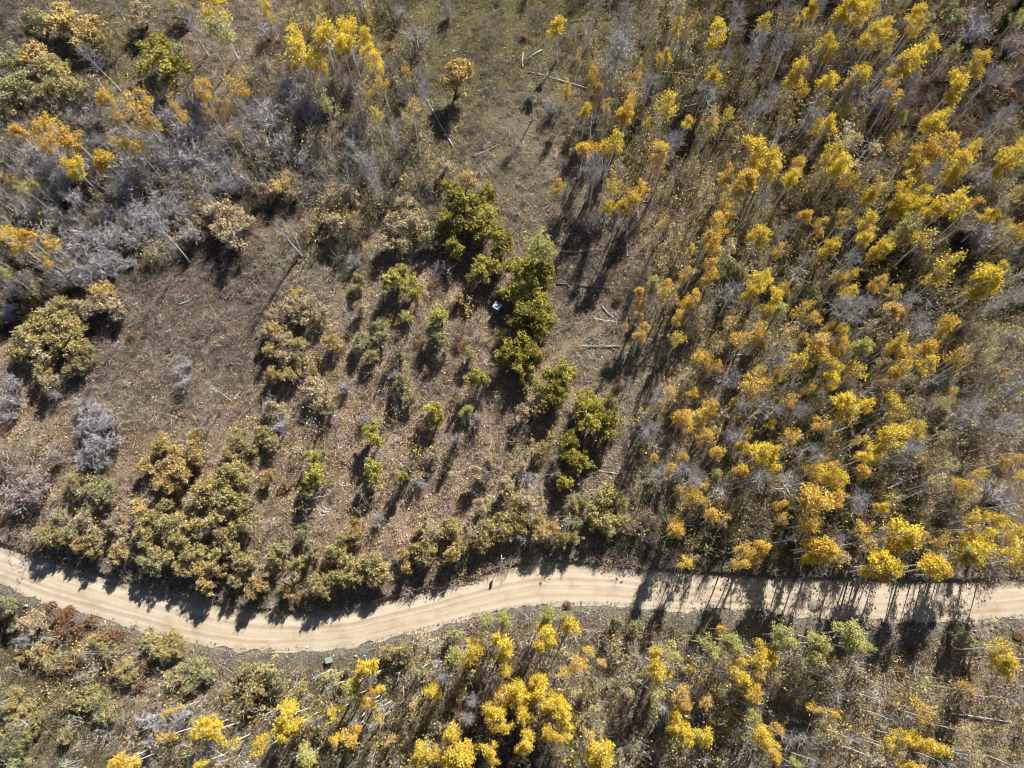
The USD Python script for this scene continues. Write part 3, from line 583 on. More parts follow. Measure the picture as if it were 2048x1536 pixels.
(512, 1024): '''K480.230.52 K460.265.42 K540.290.52 K500.380.60 K570.360.58 K560.420.42 K640.330.50 K690.290.60 K730.340.60 K750.380.50 K710.420.42 K610.400.42 M580.80.50 K600.120.42 K550.150.52 T210.370.60 K390.450.58 K420.480.42 K340.410.42
M170.480.44 R260.530.52 K120.260.52 T60.340.46 M20.440.42 K240.310.52 E280.120.44 E150.220.52 E330.230.52 M890.240.38 M910.330.38 K980.230.52 K1040.200.50 K1050.270.58 K1000.290.42 K1180.100.68 K1150.70.50 K1200.150.44 M1190.230.58
M1150.280.42 K1230.220.42 T1320.120.68 K1370.150.52 K1350.190.50 K1400.90.52 K1480.60.60 K1500.130.44 K1440.150.36 T1060.110.52 T1000.60.52 H730.40.52 s1020.780.68 L1180.880.50 l1000.930.56 Y1290.830.58 G1290.890.42 Y1490.800.60
Y1480.860.42 Y1500.950.44 L1390.670.48 L1490.660.50 L1380.730.40 E1190.740.50 K1350.800.44 Y1060.1070.50 g940.1130.42 G690.1130.46 G680.1165.38 Y740.1060.28 Y670.910.58 Y640.950.48 L560.1040.46 Y590.1020.34 l460.980.50 E540.940.28
Y490.1190.46 Y190.1180.50 Y210.1225.58 Y150.1290.58 Y230.1280.58 Y170.1330.44 y300.1240.42 G540.1350.56 G590.1290.34 G500.1370.42 y750.1240.38 L600.1100.40 Y40.1380.50 y20.1430.42 L300.1470.58 y330.1510.45 Y1440.1220.58 Y1430.1270.44
Y1490.1270.50 y1400.1170.44 Y1190.1320.50 Y1170.1350.42 Y1000.1420.50 G1060.1480.50 Y970.1480.42 Y1200.1430.68 Y1260.1440.58 Y1280.1400.44 Y1230.1500.68 Y1150.1500.50 Y1390.1420.50 y1410.1480.44 G1500.1100.50 o1240.1220.34 o790.1370.38
B1300.1120.50 B1280.1240.48 W700.1290.50 B1130.1010.50 W1410.800.36 B1440.1020.40 K780.850.42 K880.830.44 E900.870.42 K830.850.38 K70.930.68 E120.1000.58 K260.1090.58 K220.1110.42 R1000.1000.50 R1350.1000.50 R800.900.40 K40.1060.50''',
(1024, 1024): '''L220.610.50 L330.640.42 Y370.690.54 Y330.680.40 Y200.720.58 Y240.765.46 G160.790.42 G380.900.46 g310.960.44 y450.830.40 O540.905.28 Y160.1020.50 Y170.1080.58 Y140.1100.44 Y30.1050.58 Y40.1100.50 Y260.1110.42 Y240.1150.50 Y320.1200.58
Y330.1250.50 Y60.1180.68 Y80.1220.48 Y300.1360.50 Y270.1330.42 G220.1310.50 Y80.1380.50 Y60.1420.42 Y540.1430.68 Y560.1480.58 Y510.1490.50 Y570.1400.34 o460.1340.52 Y865.830.34 Y860.890.50 Y870.960.50 Y890.990.42 l950.840.60
y990.880.45 Y945.980.28 Y1070.940.34 l1160.780.50 L1230.840.48 L1330.770.55 L1290.760.42 L1350.810.34 Y1360.890.44 Y1360.980.54 g1310.970.42 Y1500.820.50 Y1490.870.56 O1010.1090.56 O1020.1140.42 Y980.1230.42 Y1000.1310.50 Y1040.1350.50
Y960.1290.42 Y1140.1330.50 Y1150.1370.42 G1420.1080.54 G1450.1065.42 L1430.1240.42 Y1490.1320.50 Y1510.1380.48 Y1250.700.24 O1160.1140.38 G1480.990.34 l860.1080.56 W900.1150.58 W1430.1160.42 W1180.890.50 B800.910.44 G980.80.50
G990.105.42 G960.120.42 G1220.30.50 g1280.60.36 Y1030.310.42 T1090.280.34 G1450.230.50 G1470.270.56 G1500.220.42 G1370.310.40 g1380.220.44 R840.90.30 K60.30.58 M40.100.44 K150.60.52 M170.110.58 M240.110.50 K290.160.50 K390.150.42
K530.50.70 K590.80.60 K480.30.50 K640.30.58 E380.70.44 R840.745.42 R980.740.34 E740.690.45 E640.640.45 R700.760.50 R600.800.55 R330.560.30 s690.1080.40 s760.1000.45''',
(1536, 1024): '''G300.210.75 Y340.240.60 Y270.255.50 G260.200.50 o400.260.60 G250.50.58 G100.50.42 Y820.140.78 G790.190.60 Y850.170.58 Y770.220.42 g900.150.52 Y680.310.75 Y750.330.60 Y640.340.60 G700.360.50 Y1010.340.68 G970.310.50 G1050.360.42
Y1250.240.75 Y1220.270.58 L1160.280.58 Y1290.210.50 Y1300.140.50 Y1470.230.66 Y1490.290.56 Y1450.100.50 Y1380.40.42 G600.100.50 g580.170.52 g1040.170.42 g1190.80.52 Y1250.30.40 L90.740.58 L80.800.50 L120.780.42 L300.750.58 L310.800.58
L260.860.48 L350.800.42 O370.870.32 L480.730.58 L540.750.64 L570.790.42 L500.800.50 Y15.880.42 E1150.750.50 E1210.790.50 E1260.820.42 W1310.830.46 y1380.830.58 Y1400.880.56 Y1430.930.56 l1430.800.46 G280.1180.34 g380.1190.42
g920.1190.48 g940.1225.40 l380.1270.36 G50.1310.42 G30.1400.50 G20.1450.48 Y800.1360.50 Y840.1375.40 Y720.1400.42 y780.1440.44 Y930.1390.56 Y990.1410.48 Y900.1370.42 y1040.1440.52 s1160.1320.45 g1170.1070.44 s640.1480.58 Y870.1520.48
L160.1520.34 s1220.1460.66 R1510.750.44 H350.930.40 R800.950.40 R1200.980.45 R860.840.35 W120.150.50 B420.180.50 B650.150.45 W1280.90.40''',
}
# leaning or upright leafless trunks seen from base to tip, as base.x.y of the foot (same tile coordinates)
STANDING = {(512, 0): '850.950 730.1210 270.1510', (1024, 0): '1080.1000 470.1190 525.1210 1400.450', (1536, 0): '640.750 200.250', (1536, 512): '820.830 1000.700 1270.1520 400.450',
            (512, 1024): '1115.895 812.1130 650.1208 445.1215 452.948 765.943 728.1022 552.1014', (1536, 1024): '560.1190 490.1070 220.950 370.1310 20.1310 130.1440 310.1085 1215.1095 1300.1460 870.1440 1040.1420 1470.880'}
LOGS = {(512, 0): '1185.880-1010.580 1060.860-830.650 1305.935-1470.860', (0, 0): '750.120-670.0 660.230-665.170 650.560-550.430',
        (1024, 0): '450.530-80.430 345.130-460.115 740.770-830.730 830.690-970.680 1160.455-900.430 1420.830-985.845 1040.640-1120.620 870.1130-1050.1090 740.1210-1070.1245 692.1536-688.1310 755.1330-755.1220 870.1360-820.1350 290.1505-520.1500 610.1040-670.1020 860.1470-940.1400 1050.1470-1090.1370 180.300-85.355 65.400-65.310',
        (1024, 512): '270.165-560.185 540.300-640.400 490.375-660.400 855.665-700.480 1050.630-810.490 1010.665-830.520 410.540-660.540 1000.655-690.655 510.1285-640.1310 640.1300-800.1300 700.1390-580.1340 1290.905-1180.912 1300.600-1440.590 440.555-550.510 650.640-665.580',
        (1536, 512): '390.1060-690.940 720.1395-960.1300 1290.1270-1420.1245', (1536, 0): '650.1280-730.1235', (1024, 1024): '660.125-860.150 1420.770-1480.755', (1536, 1024): '1110.1210-1460.1260', (0, 512): '1070.290-1180.240'}

LOOKS = dict(Y=('aspen_lemon', 'aspen', 'bright lemon-yellow aspen'), G=('aspen_golden', 'aspen', 'golden-yellow aspen'), O=('aspen_orange', 'aspen', 'orange-gold aspen'), L=('aspen_lime', 'aspen', 'lime-green aspen'),
             y=('half_lemon', 'half_bare_aspen', 'thin-leaved yellow aspen'), g=('half_golden', 'half_bare_aspen', 'thin-leaved golden aspen'), o=('half_orange', 'half_bare_aspen', 'thin-leaved orange aspen'),
             l=('half_lime', 'half_bare_aspen', 'thin-leaved lime aspen'), s=('half_faded', 'half_bare_aspen', 'pale faded half-bare aspen'),
             B=('bare', 'bare_aspen', 'grey leafless aspen'), W=('dead', 'bare_aspen', 'white-limbed leafless aspen'), H=('shrub', 'bare_shrub', 'grey leafless shrub'), P=('shrubpink', 'bare_shrub', 'pinkish nearly bare shrub'),
             K=('oakolive', 'scrub_oak', 'olive scrub oak'), D=('oakdeep', 'scrub_oak', 'tall deep oak'), T=('oaktan', 'scrub_oak', 'tan scrub oak'), M=('oakgold', 'scrub_oak', 'ochre scrub oak'),
             E=('oakgreen', 'scrub_oak', 'dull-green oak'), J=('oaklime', 'scrub_oak', 'yellow-green oak'), R=('lowrust', 'low_bush', 'low rust-brown bush'), C=('conifer', 'conifer_tree', 'dark green conifer'))
GROUP = dict(aspen='aspens in yellow autumn leaf', half_bare_aspen='half-bare aspens with few leaves', bare_aspen='leafless aspens', bare_shrub='leafless grey and pinkish shrubs', scrub_oak='scrub oaks', low_bush='low rust-brown bushes', conifer_tree=None)
CATEGORY = dict(aspen='tree', half_bare_aspen='tree', bare_aspen='bare tree', bare_shrub='shrub', scrub_oak='oak', low_bush='bush', conifer_tree='conifer')

plants = []          # dict(code, px, py, r, base)
for (ox, oy), text in TILES.items():
    for m in re.finditer(r'([A-Za-z])(\d+)\.(\d+)\.(\d+)', text):
        plants.append(dict(code=m[1], px=ox + int(m[2]) / 3, py=oy + int(m[3]) / 3, r=int(m[4]) / 3))
for (ox, oy), text in STANDING.items():
    for m in re.finditer(r'(\d+)\.(\d+)', text):
        plants.append(dict(code='W', px=ox + int(m[1]) / 3, py=oy + int(m[2]) / 3, r=17, foot=True))

for p in plants:
    depth = CAM_H / (-ray(p['px'], p['py'])[2])
    rw = p['r'] * depth * 0.97 / FOCAL_PX
    name = LOOKS[p['code']][1]
    if name in ('aspen', 'half_bare_aspen'):
        H = float(np.clip(3.0 * rw + 4.3 + rng.normal() * 0.5, 4.8, 10.2)); hc = H * 0.78; sr = rw * 0.95; sz = H / 8.0
    elif name == 'bare_aspen':
        H = float(np.clip(2.4 * rw + 4.2 + rng.normal() * 0.5, 4.5, 9.0)); hc = H * 0.8; sr = rw * 0.9; sz = H / 8.0
    elif name == 'bare_shrub':
        H = 1.35 * rw + 1.1; hc = H * 0.62; sr = rw * 1.12; sz = H / 1.9
    elif p['code'] == 'J':
        H = 1.4 * rw + 2.9; hc = H * 0.7; sr = rw * 1.1; sz = H / 2.9
    elif p['code'] == 'D':
        H = 1.4 * rw + 2.6; hc = H * 0.68; sr = rw * 1.2; sz = H / 2.9
    elif name == 'scrub_oak' and p['py'] > 1215 and p['px'] < 470:
        H = 0.9 * rw + 0.7; hc = H * 0.6; sr = rw * 1.1; sz = H / 2.1
    elif name == 'scrub_oak':
        H = 1.3 * rw + 1.5; hc = H * 0.66; sr = rw * 1.05; sz = H / 2.1
    elif name == 'low_bush':
        H = 0.55 * rw + 0.35; hc = H * 0.5; sr = rw * 1.0; sz = H / 0.8
    else:
        H, hc, sr, sz = 6.5, 3.0, 1.1, 1.05
    p.update(name=name, H=H, base=on_ground(np.float64(p['px']), np.float64(p['py']), 0.0 if p.get('foot') else hc), sr=sr, sz=sz)

# ---------------------------------------------------------------- labels: look + the nearest thing one can find in the photograph
MARKS = [('the small white-topped box', 993, 609), ('the white road sign', 1003, 1116), ('the pale green utility box', 660, 1318), ('the dark hole in the road', 1625, 1214), ('the lone round golden bush', 912, 163),
         ('the lone clearing aspen', 1000, 310), ('the big grey shrub', 190, 865), ('the spiky clearing shrub', 367, 755), ('the dark conifer', 2016, 37), ('the large lemon aspen', 1972, 560),
         ('the footpath bend lower left', 230, 1375), ('the left end of the road', 10, 1125), ('the right end of the road', 2040, 1195), ('the top left corner', 0, 0), ('the bottom left corner', 0, 1536), ('the bottom right corner', 2048, 1536),
         ('the crossed fallen logs', 1300, 690), ('the big right-hand log', 1715, 845), ('the mid-left tan oaks', 600, 640), ('the lower gold oak', 345, 915), ('the tall oak row', 1030, 480),
         ('the vertical fallen log', 1255, 480), ('the upper-left green oaks', 315, 115), ('the yellow aspen trio', 660, 75), ('the left edge midpoint', 0, 600), ('the bottom edge midpoint', 1024, 1536), ('the top edge midpoint', 1300, 0), ('the long upper log', 1430, 278),
         ('the upper-left grey shrubs', 385, 300), ('the upper-right aspens', 1895, 410), ('the thick white trunk', 875, 1327), ('the lime roadside aspens', 1710, 1275)]
DIRS = ['right of', 'below and right of', 'below', 'below and left of', 'left of', 'above and left of', 'above', 'above and right of']
ORD = ['nearest', 'second nearest', 'third nearest', 'fourth nearest', 'fifth nearest', 'sixth nearest', 'seventh nearest', 'eighth nearest', 'ninth nearest', 'tenth nearest', 'eleventh nearest', 'twelfth nearest']
def make_labels(items):
    """items: (look, px, py) -> one label each that no other item has."""
    pos = np.array([(a[1], a[2]) for a in items])
    buckets = {}
    for i, (look, x, y) in enumerate(items):
        best = sorted(range(len(MARKS)), key=lambda k: (MARKS[k][1] - x) ** 2 + (MARKS[k][2] - y) ** 2)
        k = next(b for b in best if (MARKS[b][1] - x) ** 2 + (MARKS[b][2] - y) ** 2 > 14 ** 2)
        s = int(round(math.atan2(y - MARKS[k][2], x - MARKS[k][1]) / (math.pi / 4))) % 8
        buckets.setdefault((look, k, s), []).append(i)
    out = [None] * len(items)
    for (look, k, s), ids in buckets.items():
        ids.sort(key=lambda i: (pos[i, 0] - MARKS[k][1]) ** 2 + (pos[i, 1] - MARKS[k][2]) ** 2)
        for n, i in enumerate(ids):
            out[i] = f'{look}, {ORD[n]} {DIRS[s]} {MARKS[k][0]}' if len(ids) > 1 else f'{look} {DIRS[s]} {MARKS[k][0]}'
    return out

def look_of(p):
    r = p['r']
    a, b = (15, 20) if 'aspen' in p['name'] else (18, 24)
    size = 'small' if r < a else 'large' if r > b else ''
    return (size + ' ' + LOOKS[p['code']][2]).strip()
labels = make_labels([(look_of(p), p['px'], p['py']) for p in plants])


def place(name, proto, base, sr, sz, rot):
    path = '/World/' + numbered(name)
    x = UsdGeom.Xform.Define(stage, path)
    x.AddTranslateOp().Set(Gf.Vec3d(*map(float, base)))
    x.AddRotateZOp().Set(float(rot))
    x.AddScaleOp().Set(Gf.Vec3f(float(sr), float(sr), float(sz)))
    p = x.GetPrim()
    p.GetReferences().AddInternalReference(proto)
    p.SetInstanceable(True)
    return p

def inside(p, m=25):
    return -m < p['px'] < 2048 + m and -m < p['py'] < 1536 + m

def copies(path, mats_of, protos_used, which, pos, yaw, scale, label, category=None):
    """One PointInstancer of what nobody could count. mats_of: list of (mesh parts, materials) or class paths."""
    pi = UsdGeom.PointInstancer.Define(stage, path)
    rel = pi.CreatePrototypesRel()
    for k, item in enumerate(protos_used):
        q = f'{path}/kind_{k:03d}'
        if isinstance(item, str):
            UsdGeom.Xform.Define(stage, q).GetPrim().GetReferences().AddInternalReference(item)
        else:
            UsdGeom.Xform.Define(stage, q)
            for part, (mesh, m) in item.items():
                put(f'{q}/{part}', mesh, m)
        rel.AddTarget(q)
    n = len(pos)
    pi.CreateProtoIndicesAttr(Vt.IntArray.FromNumpy(np.asarray(which, np.int32)))
    pi.CreatePositionsAttr(Vt.Vec3fArray.FromNumpy(np.asarray(pos, np.float32)))
    h = np.asarray(yaw) / 2
    quat = np.stack([0 * h, 0 * h, np.sin(h), np.cos(h)], -1)
    pi.CreateOrientationsAttr(Vt.QuathArray([Gf.Quath(float(c), 0.0, 0.0, float(sn)) for sn, c in zip(np.sin(h), np.cos(h))]))
    pi.CreateScalesAttr(Vt.Vec3fArray.FromNumpy(np.asarray(scale, np.float32)))
    tag(pi, label, category, None, 'stuff')
    return pi

MOST = 300
order = {}
for k, p in enumerate(plants):
    order.setdefault(p['name'], []).append(k)
single = set()
for name, ks in order.items():
    single |= set(sorted(ks, key=lambda k: (not inside(plants[k], 0), -plants[k]['r']))[:MOST])
rest = {}
for k, (p, lab) in enumerate(zip(plants, labels)):
    opts = protos[LOOKS[p['code']][0]]
    proto, rot, base = opts[rng.integers(len(opts))], rng.uniform(0, 360), p['base'] - [0, 0, 0.03]
    if k in single:
        tag(place(p['name'], proto, base, p['sr'], p['sz'], rot), lab, CATEGORY[p['name']], GROUP[p['name']])
    else:
        rest.setdefault(p['name'], []).append((proto, base, math.radians(rot), (p['sr'], p['sr'], p['sz'])))

# trees beyond the frame, whose shadows fall into it
def beyond(n, seed):
    r = np.random.default_rng(seed)
    out = []
    while len(out) < n:
        x, y = r.uniform(-82, 92), r.uniform(-20, 96)
        q = to_px(np.array([x, y, 0.0]))
        if (-40 < q[0] < 2075 and -40 < q[1] < 1560) or q[0] < -40 or q[0] > 2240 or q[1] < -150 or q[1] > 1560 or (-1.0 < y_up(x) - y < 8.0):
            continue
        if 850 < q[0] < 1080 and q[1] < 0:
            continue
        kinds = ['aspen_golden', 'aspen_lemon', 'bare', 'half_faded', 'bare'] if q[0] > 1050 else ['oakolive', 'shrub', 'oaktan', 'shrub', 'half_golden']
        kd = kinds[r.integers(5)]
        o = protos[kd]
        tall = kd.startswith(('aspen', 'half', 'bare'))
        f = r.uniform(0.8, 1.15) if tall else r.uniform(1.1, 1.7)
        out.append((o[r.integers(len(o))], np.array([x, y, float(height(x, y)) - 0.03]), r.uniform(0, 6.28), (f, f, f)))
    return out
rest['beyond'] = beyond(75, 71)
for name, path, label in (('aspen', 'small_aspens', 'smallest yellow aspens scattered through the stand'), ('scrub_oak', 'scrub_oak_thicket', 'smallest scrub oaks filling in between the larger ones'), ('beyond', 'woodland_beyond', 'woodland that goes on beyond the edges of the view')):
    if rest.get(name):
        kinds = sorted({a[0] for a in rest[name]})
        copies('/World/' + path, None, kinds, [kinds.index(a[0]) for a in rest[name]], [a[1] for a in rest[name]], np.array([a[2] for a in rest[name]]), [a[3] for a in rest[name]], label)

# the lone golden bush in the upper clearing
bush = oak(901, 1.5, 1.2, 1.0)
prototype('lone_0', bush, dict(stems='bark_dark', branches='twig_tan', crown='leaves_oak_gold'))
q = place('round_bush', protos['lone'][0], on_ground(np.float64(912), np.float64(163), 2.6), 2.05, 2.15, 40)
tag(q, 'lone round golden bush standing in the upper clearing above its dark shadow', 'bush')

# ---------------------------------------------------------------- undergrowth: what nobody could count
def tuft(seed, n=30, w=0.035, spread=0.8):
    r = np.random.default_rng(seed)
    a = np.column_stack([r.normal(size=(n, 2)) * 0.28, np.zeros(n)])
    b = a + np.column_stack([r.normal(size=(n, 2)) * spread * 0.55, r.uniform(0.35, 1.0, n)])
    return blades(a, b, w, r)
def twiggy(seed, n=46):
    r = np.random.default_rng(seed)
    a = np.column_stack([r.normal(size=(n, 2)) * 0.22, r.uniform(0, 0.3, n)])
    b = a + np.column_stack([r.normal(size=(n, 2)) * 0.6, r.uniform(0.2, 0.9, n)])
    return blades(a, b, 0.04, r)
def leafy(seed, n=54, size=0.15):
    r = np.random.default_rng(seed)
    c = np.column_stack([r.normal(size=(n, 2)) * 0.5, r.uniform(0.08, 1.0, n) ** 1.2])
    c[:, 2] *= np.exp(-(c[:, 0] ** 2 + c[:, 1] ** 2) * 0.6)
    return leaves(c, size, r, 0.9)
def sapling(seed, twigs=70, lv=36):
    """A thin leafless shoot of 2.6 m with some leaves left."""
    r = np.random.default_rng(seed)
    stems, e0, e1 = [], [], []
    for k in range(3):
        base = np.append(r.normal(size=2) * 0.18, 0); top = base + np.append(r.normal(size=2) * 0.35, r.uniform(1.7, 2.7))
        stems.append(tube([base, top], [0.024, 0.006], 3))
        for _ in range(twigs // 3):
            p = base + (top - base) * r.uniform(0.25, 1); e0.append(p); e1.append(p + np.append(r.normal(size=2) * 0.3, r.uniform(0.0, 0.45)))
    e0, e1 = np.array(e0), np.array(e1)
    c = e1[r.integers(len(e1), size=lv)] + r.normal(size=(lv, 3)) * 0.1
    return join([blades(e0, e1, 0.022, r)] + stems), leaves(c, 0.10, r, 0.8)

MIX = {  # straw grass, olive grass, grey brush, mauve brush, rust, tan, gold, olive, pink leafy shoots
    'ol': (0.6, 1.6, 0.4, 0.1, 0.15, 0.25, 0.15, 0.45, 0.05), 'mg': (0.25, 0.1, 0.9, 1.1, 0.0, 0.03, 0.0, 0.02, 0.02), 'tn': (0.6, 0.2, 0.6, 0.6, 0.5, 0.9, 0.25, 0.40, 0.5),
    'pk': (0.5, 0.05, 0.6, 0.9, 0.55, 0.7, 0.10, 0.15, 1.2), 'dk': (0.2, 0.5, 0.5, 0.2, 0.35, 0.4, 0.45, 0.7, 0.05), 'rd': (0.15, 0.1, 0.6, 0.6, 1.1, 0.5, 0.10, 0.2, 0.5),
    'gy': (1.2, 0.4, 1.0, 0.6, 0.08, 0.2, 0.05, 0.12, 0.06), 'gv': (0.3, 0.4, 0.4, 0.2, 0.1, 0.1, 0.1, 0.2, 0.0)}
ZM = np.array([MIX[z[2]] for z in Z])
def mix_at(q):
    num, den = np.zeros((len(q), 9)), np.zeros(len(q)) + 1e-9
    for p, c in zip(ZP, ZM):
        w = np.exp(-((q - p) ** 2).sum(1) / (2 * 75.0 ** 2)) + 1e-7
        num += w[:, None] * c; den += w
    return num / den[:, None]

def scatter(n, seed, clear=0.25):
    r = np.random.default_rng(seed)
    x, y = r.uniform(-78, 78, n * 2), r.uniform(-19, 88, n * 2)
    q = to_px(np.stack([x, y, 0 * x], -1))
    ok = (q[:, 0] > -60) & (q[:, 0] < 2108) & (q[:, 1] > -60) & (q[:, 1] < 1596) & ((y > y_up(x) + clear) | (y < y_lo(x) - clear))
    for path in PATHS[:2]:
        for (x0, y0), (x1, y1) in zip(path, path[1:]):
            e = np.array([x1 - x0, y1 - y0]); s = np.clip(((q - [x0, y0]) @ e) / (e @ e), 0, 1)
            ok &= np.linalg.norm(q - np.array([x0, y0]) - s[:, None] * e, axis=1) > 6
    verge = (y < y_lo(x)) & (y > y_lo(x) - 2.4) & (r.uniform(size=len(x)) < 0.7)
    ok &= ~verge
    return x[ok], y[ok], q[ok], r

x, y, q, r = scatter(44000, 81, -0.05)
m = mix_at(q)
total = m.sum(1)
patch = meshkit.fbm(np.stack([x / 2.2, y / 2.2, 0 * x], -1), 3, 91)
keep = r.uniform(size=len(x)) < np.clip(total / 3.6, 0, 1) * smooth(0.28, 0.62, patch + 0.08)
x, y, m, q = x[keep], y[keep], m[keep], q[keep]
kind = (r.uniform(size=(len(x), 1)) < np.cumsum(m / m.sum(1, keepdims=True), 1)).argmax(1)
z = height(x, y) - 0.02
def realise(shapes, which, pos, yaw, scale, colour, r, spread=0.45):
    """Copies of small shapes written out as one mesh, each blade or leaf with a tone of its own. colour: per copy (n, 3)."""
    vs, fs, cs, off = [], [], [], 0
    for k, (v, f) in enumerate(shapes):
        ids = np.nonzero(which == k)[0]
        if not len(ids):
            continue
        c_, s_ = np.cos(yaw[ids])[:, None], np.sin(yaw[ids])[:, None]
        p = v[None] * scale[ids][:, None, :]
        x_, y_ = p[..., 0] * c_ - p[..., 1] * s_, p[..., 0] * s_ + p[..., 1] * c_
        p = np.stack([x_, y_, p[..., 2]], -1) + pos[ids][:, None]
        tone = np.exp(r.normal(size=(len(ids), len(v) // 3, 1)) * spread).repeat(3, 1)
        tone = np.pad(tone, ((0, 0), (0, len(v) - tone.shape[1]), (0, 0)), constant_values=0.8)
        vs.append(p.reshape(-1, 3)); cs.append(np.clip(colour[ids][:, None] * tone, 0.01, 0.75).reshape(-1, 3))
        fs.append((f[None] + (np.arange(len(ids)) * len(v))[:, None, None] + off).reshape(-1, 3))
        off += len(ids) * len(v)
    return np.vstack(vs), np.vstack(fs), np.vstack(cs)
def tinted(path, data, material, label):
    v, f, c = data
    g = put(path, (v, f), material)
    UsdGeom.PrimvarsAPI(g).CreatePrimvar('tint', Sdf.ValueTypeNames.Color3fArray, 'vertex').Set(Vt.Vec3fArray.FromNumpy(c.astype(np.float32)))
    tag(g, label, None, None, 'stuff')
    return g
HUES = np.array([(0.42, 0.355, 0.23), (0.27, 0.245, 0.125), (0.28, 0.245, 0.20), (0.30, 0.24, 0.19), (0.28, 0.18, 0.105), (0.36, 0.285, 0.17), (0.35, 0.265, 0.105), (0.31, 0.27, 0.11), (0.36, 0.265, 0.195)])
def lay(path, kinds, shapes, first, last, material, label, spread):
    sel = np.isin(kind, kinds)
    n = int(sel.sum())
    f = r.uniform(first, last, n)
    col = HUES[kind[sel]] * np.clip(tint_at(x[sel], y[sel]).mean(1, keepdims=True) / 0.105, 0.5, 1.1) * np.exp(r.normal(size=(n, 1)) * 0.22) * (1 + r.normal(size=(n, 3)) * 0.05)
    tinted(path, realise(shapes, r.integers(len(shapes), size=n), np.stack([x[sel], y[sel], z[sel]], -1), r.uniform(0, 6.28, n), np.stack([f * 1.15, f * 1.15, f * r.uniform(0.8, 1.2, n)], -1), col, r, spread), material, label)
lay('/World/dry_grass', [0, 1], [tuft(1000 + k, 24) for k in range(4)], 0.22, 0.55, 'dry_stalks', 'dry straw and olive grass tufts over the hillside', 0.4)
lay('/World/low_brush', [2, 3], [twiggy(1020 + k, 36) for k in range(4)], 0.35, 0.95, 'dry_stalks', 'low grey and mauve-brown leafless brush', 0.4)
lay('/World/leafy_undergrowth', [4, 5, 6, 7, 8], [leafy(1040 + k, 36) for k in range(5)], 0.25, 0.62, 'small_leaves', 'low rust, tan and olive leafy undergrowth', 0.26)

def thicket(seed, n=120):
    r = np.random.default_rng(seed)
    d = unit(r, n); d[:, 2] = np.abs(d[:, 2])
    b = d * (lumpy(d, r, 7, 0.4) * r.uniform(0.6, 1.0, n))[:, None] * [1, 1, 0.8]
    a = b * r.uniform(0.55, 0.8, (n, 1)) + r.normal(size=(n, 3)) * 0.10
    a[:, 2] = np.abs(a[:, 2])
    return blades(a, b, 0.05, r)
from shapely import contains_xy as _inside, Polygon as _Poly
tr = np.random.default_rng(87)
tp = np.stack([tr.uniform(190, 640, 4000), tr.uniform(500, 900, 4000)], -1)
tp = tp[_inside(_Poly([(225, 580), (330, 545), (500, 500), (580, 560), (520, 640), (520, 760), (530, 850), (420, 880), (280, 860), (200, 760)]), tp[:, 0], tp[:, 1])]
chosen = []
for c_ in tp:                                                       # mounds a pace apart, thinner along the old trails
    gap = 15 + 14 * meshkit.noise(np.array([c_[0] / 50, c_[1] / 40, 0.5]), 61)
    if all((c_[0] - o_[0]) ** 2 + (1.25 * (c_[1] - o_[1])) ** 2 > gap * gap for o_ in chosen):
        chosen.append(c_)
chosen = np.array(chosen)
tw = on_ground(chosen[:, 0], chosen[:, 1]) - [0, 0, 0.05]
n = len(tw)
tf = tr.uniform(0.5, 1.0, n)
tcol = np.array([(0.26, 0.21, 0.175), (0.23, 0.19, 0.155), (0.32, 0.265, 0.205)])[tr.integers(3, size=n)] * np.exp(tr.normal(size=(n, 1)) * 0.2)
tinted('/World/mauve_thicket', realise([thicket(1150 + k) for k in range(5)], tr.integers(5, size=n), tw, tr.uniform(0, 6.28, n), np.stack([tf, tf, tf * tr.uniform(0.9, 1.4, n)], -1), tcol, tr, 0.35), 'dry_stalks', 'lumpy mauve-brown thicket of low brush filling the left clearing')

# fallen leaves, stalks and bits of bark lying on the soil
lx, ly, lq, lr = scatter(160000, 85, -0.25)
lt = tint_at(lx, ly)
n = len(lx)
nrm_ = lr.normal(size=(n, 3)) * 0.55 + [0, 0, 1]; nrm_ /= np.linalg.norm(nrm_, axis=1, keepdims=True)
ta = np.cross(nrm_, lr.normal(size=(n, 3))); ta /= np.linalg.norm(ta, axis=1, keepdims=True)
tb = np.cross(nrm_, ta)
lc = np.stack([lx, ly, np.maximum(height(lx, ly), 0.03) * 0 + height(lx, ly) + lr.uniform(0.03, 0.10, n)], -1)
sz_ = np.exp(lr.normal(size=(n, 1)) * 0.35) * 0.085
sl_ = lr.uniform(0.35, 1.0, (n, 1))
lv_ = np.stack([lc - ta * sz_ - tb * sz_ * 0.5 * sl_, lc + tb * sz_ * sl_, lc + ta * sz_ - tb * sz_ * 0.5 * sl_], 1).reshape(-1, 3)
lcol = np.clip(lt * np.exp(lr.normal(size=(n, 1)) * 0.55 + 0.50) * (1 + lr.normal(size=(n, 3)) * 0.06), 0.01, 0.6)
tinted('/World/leaf_litter', (lv_, np.arange(3 * n).reshape(-1, 3), lcol.repeat(3, 0)), 'dry_stalks', 'fallen leaves and stalks littering the soil')

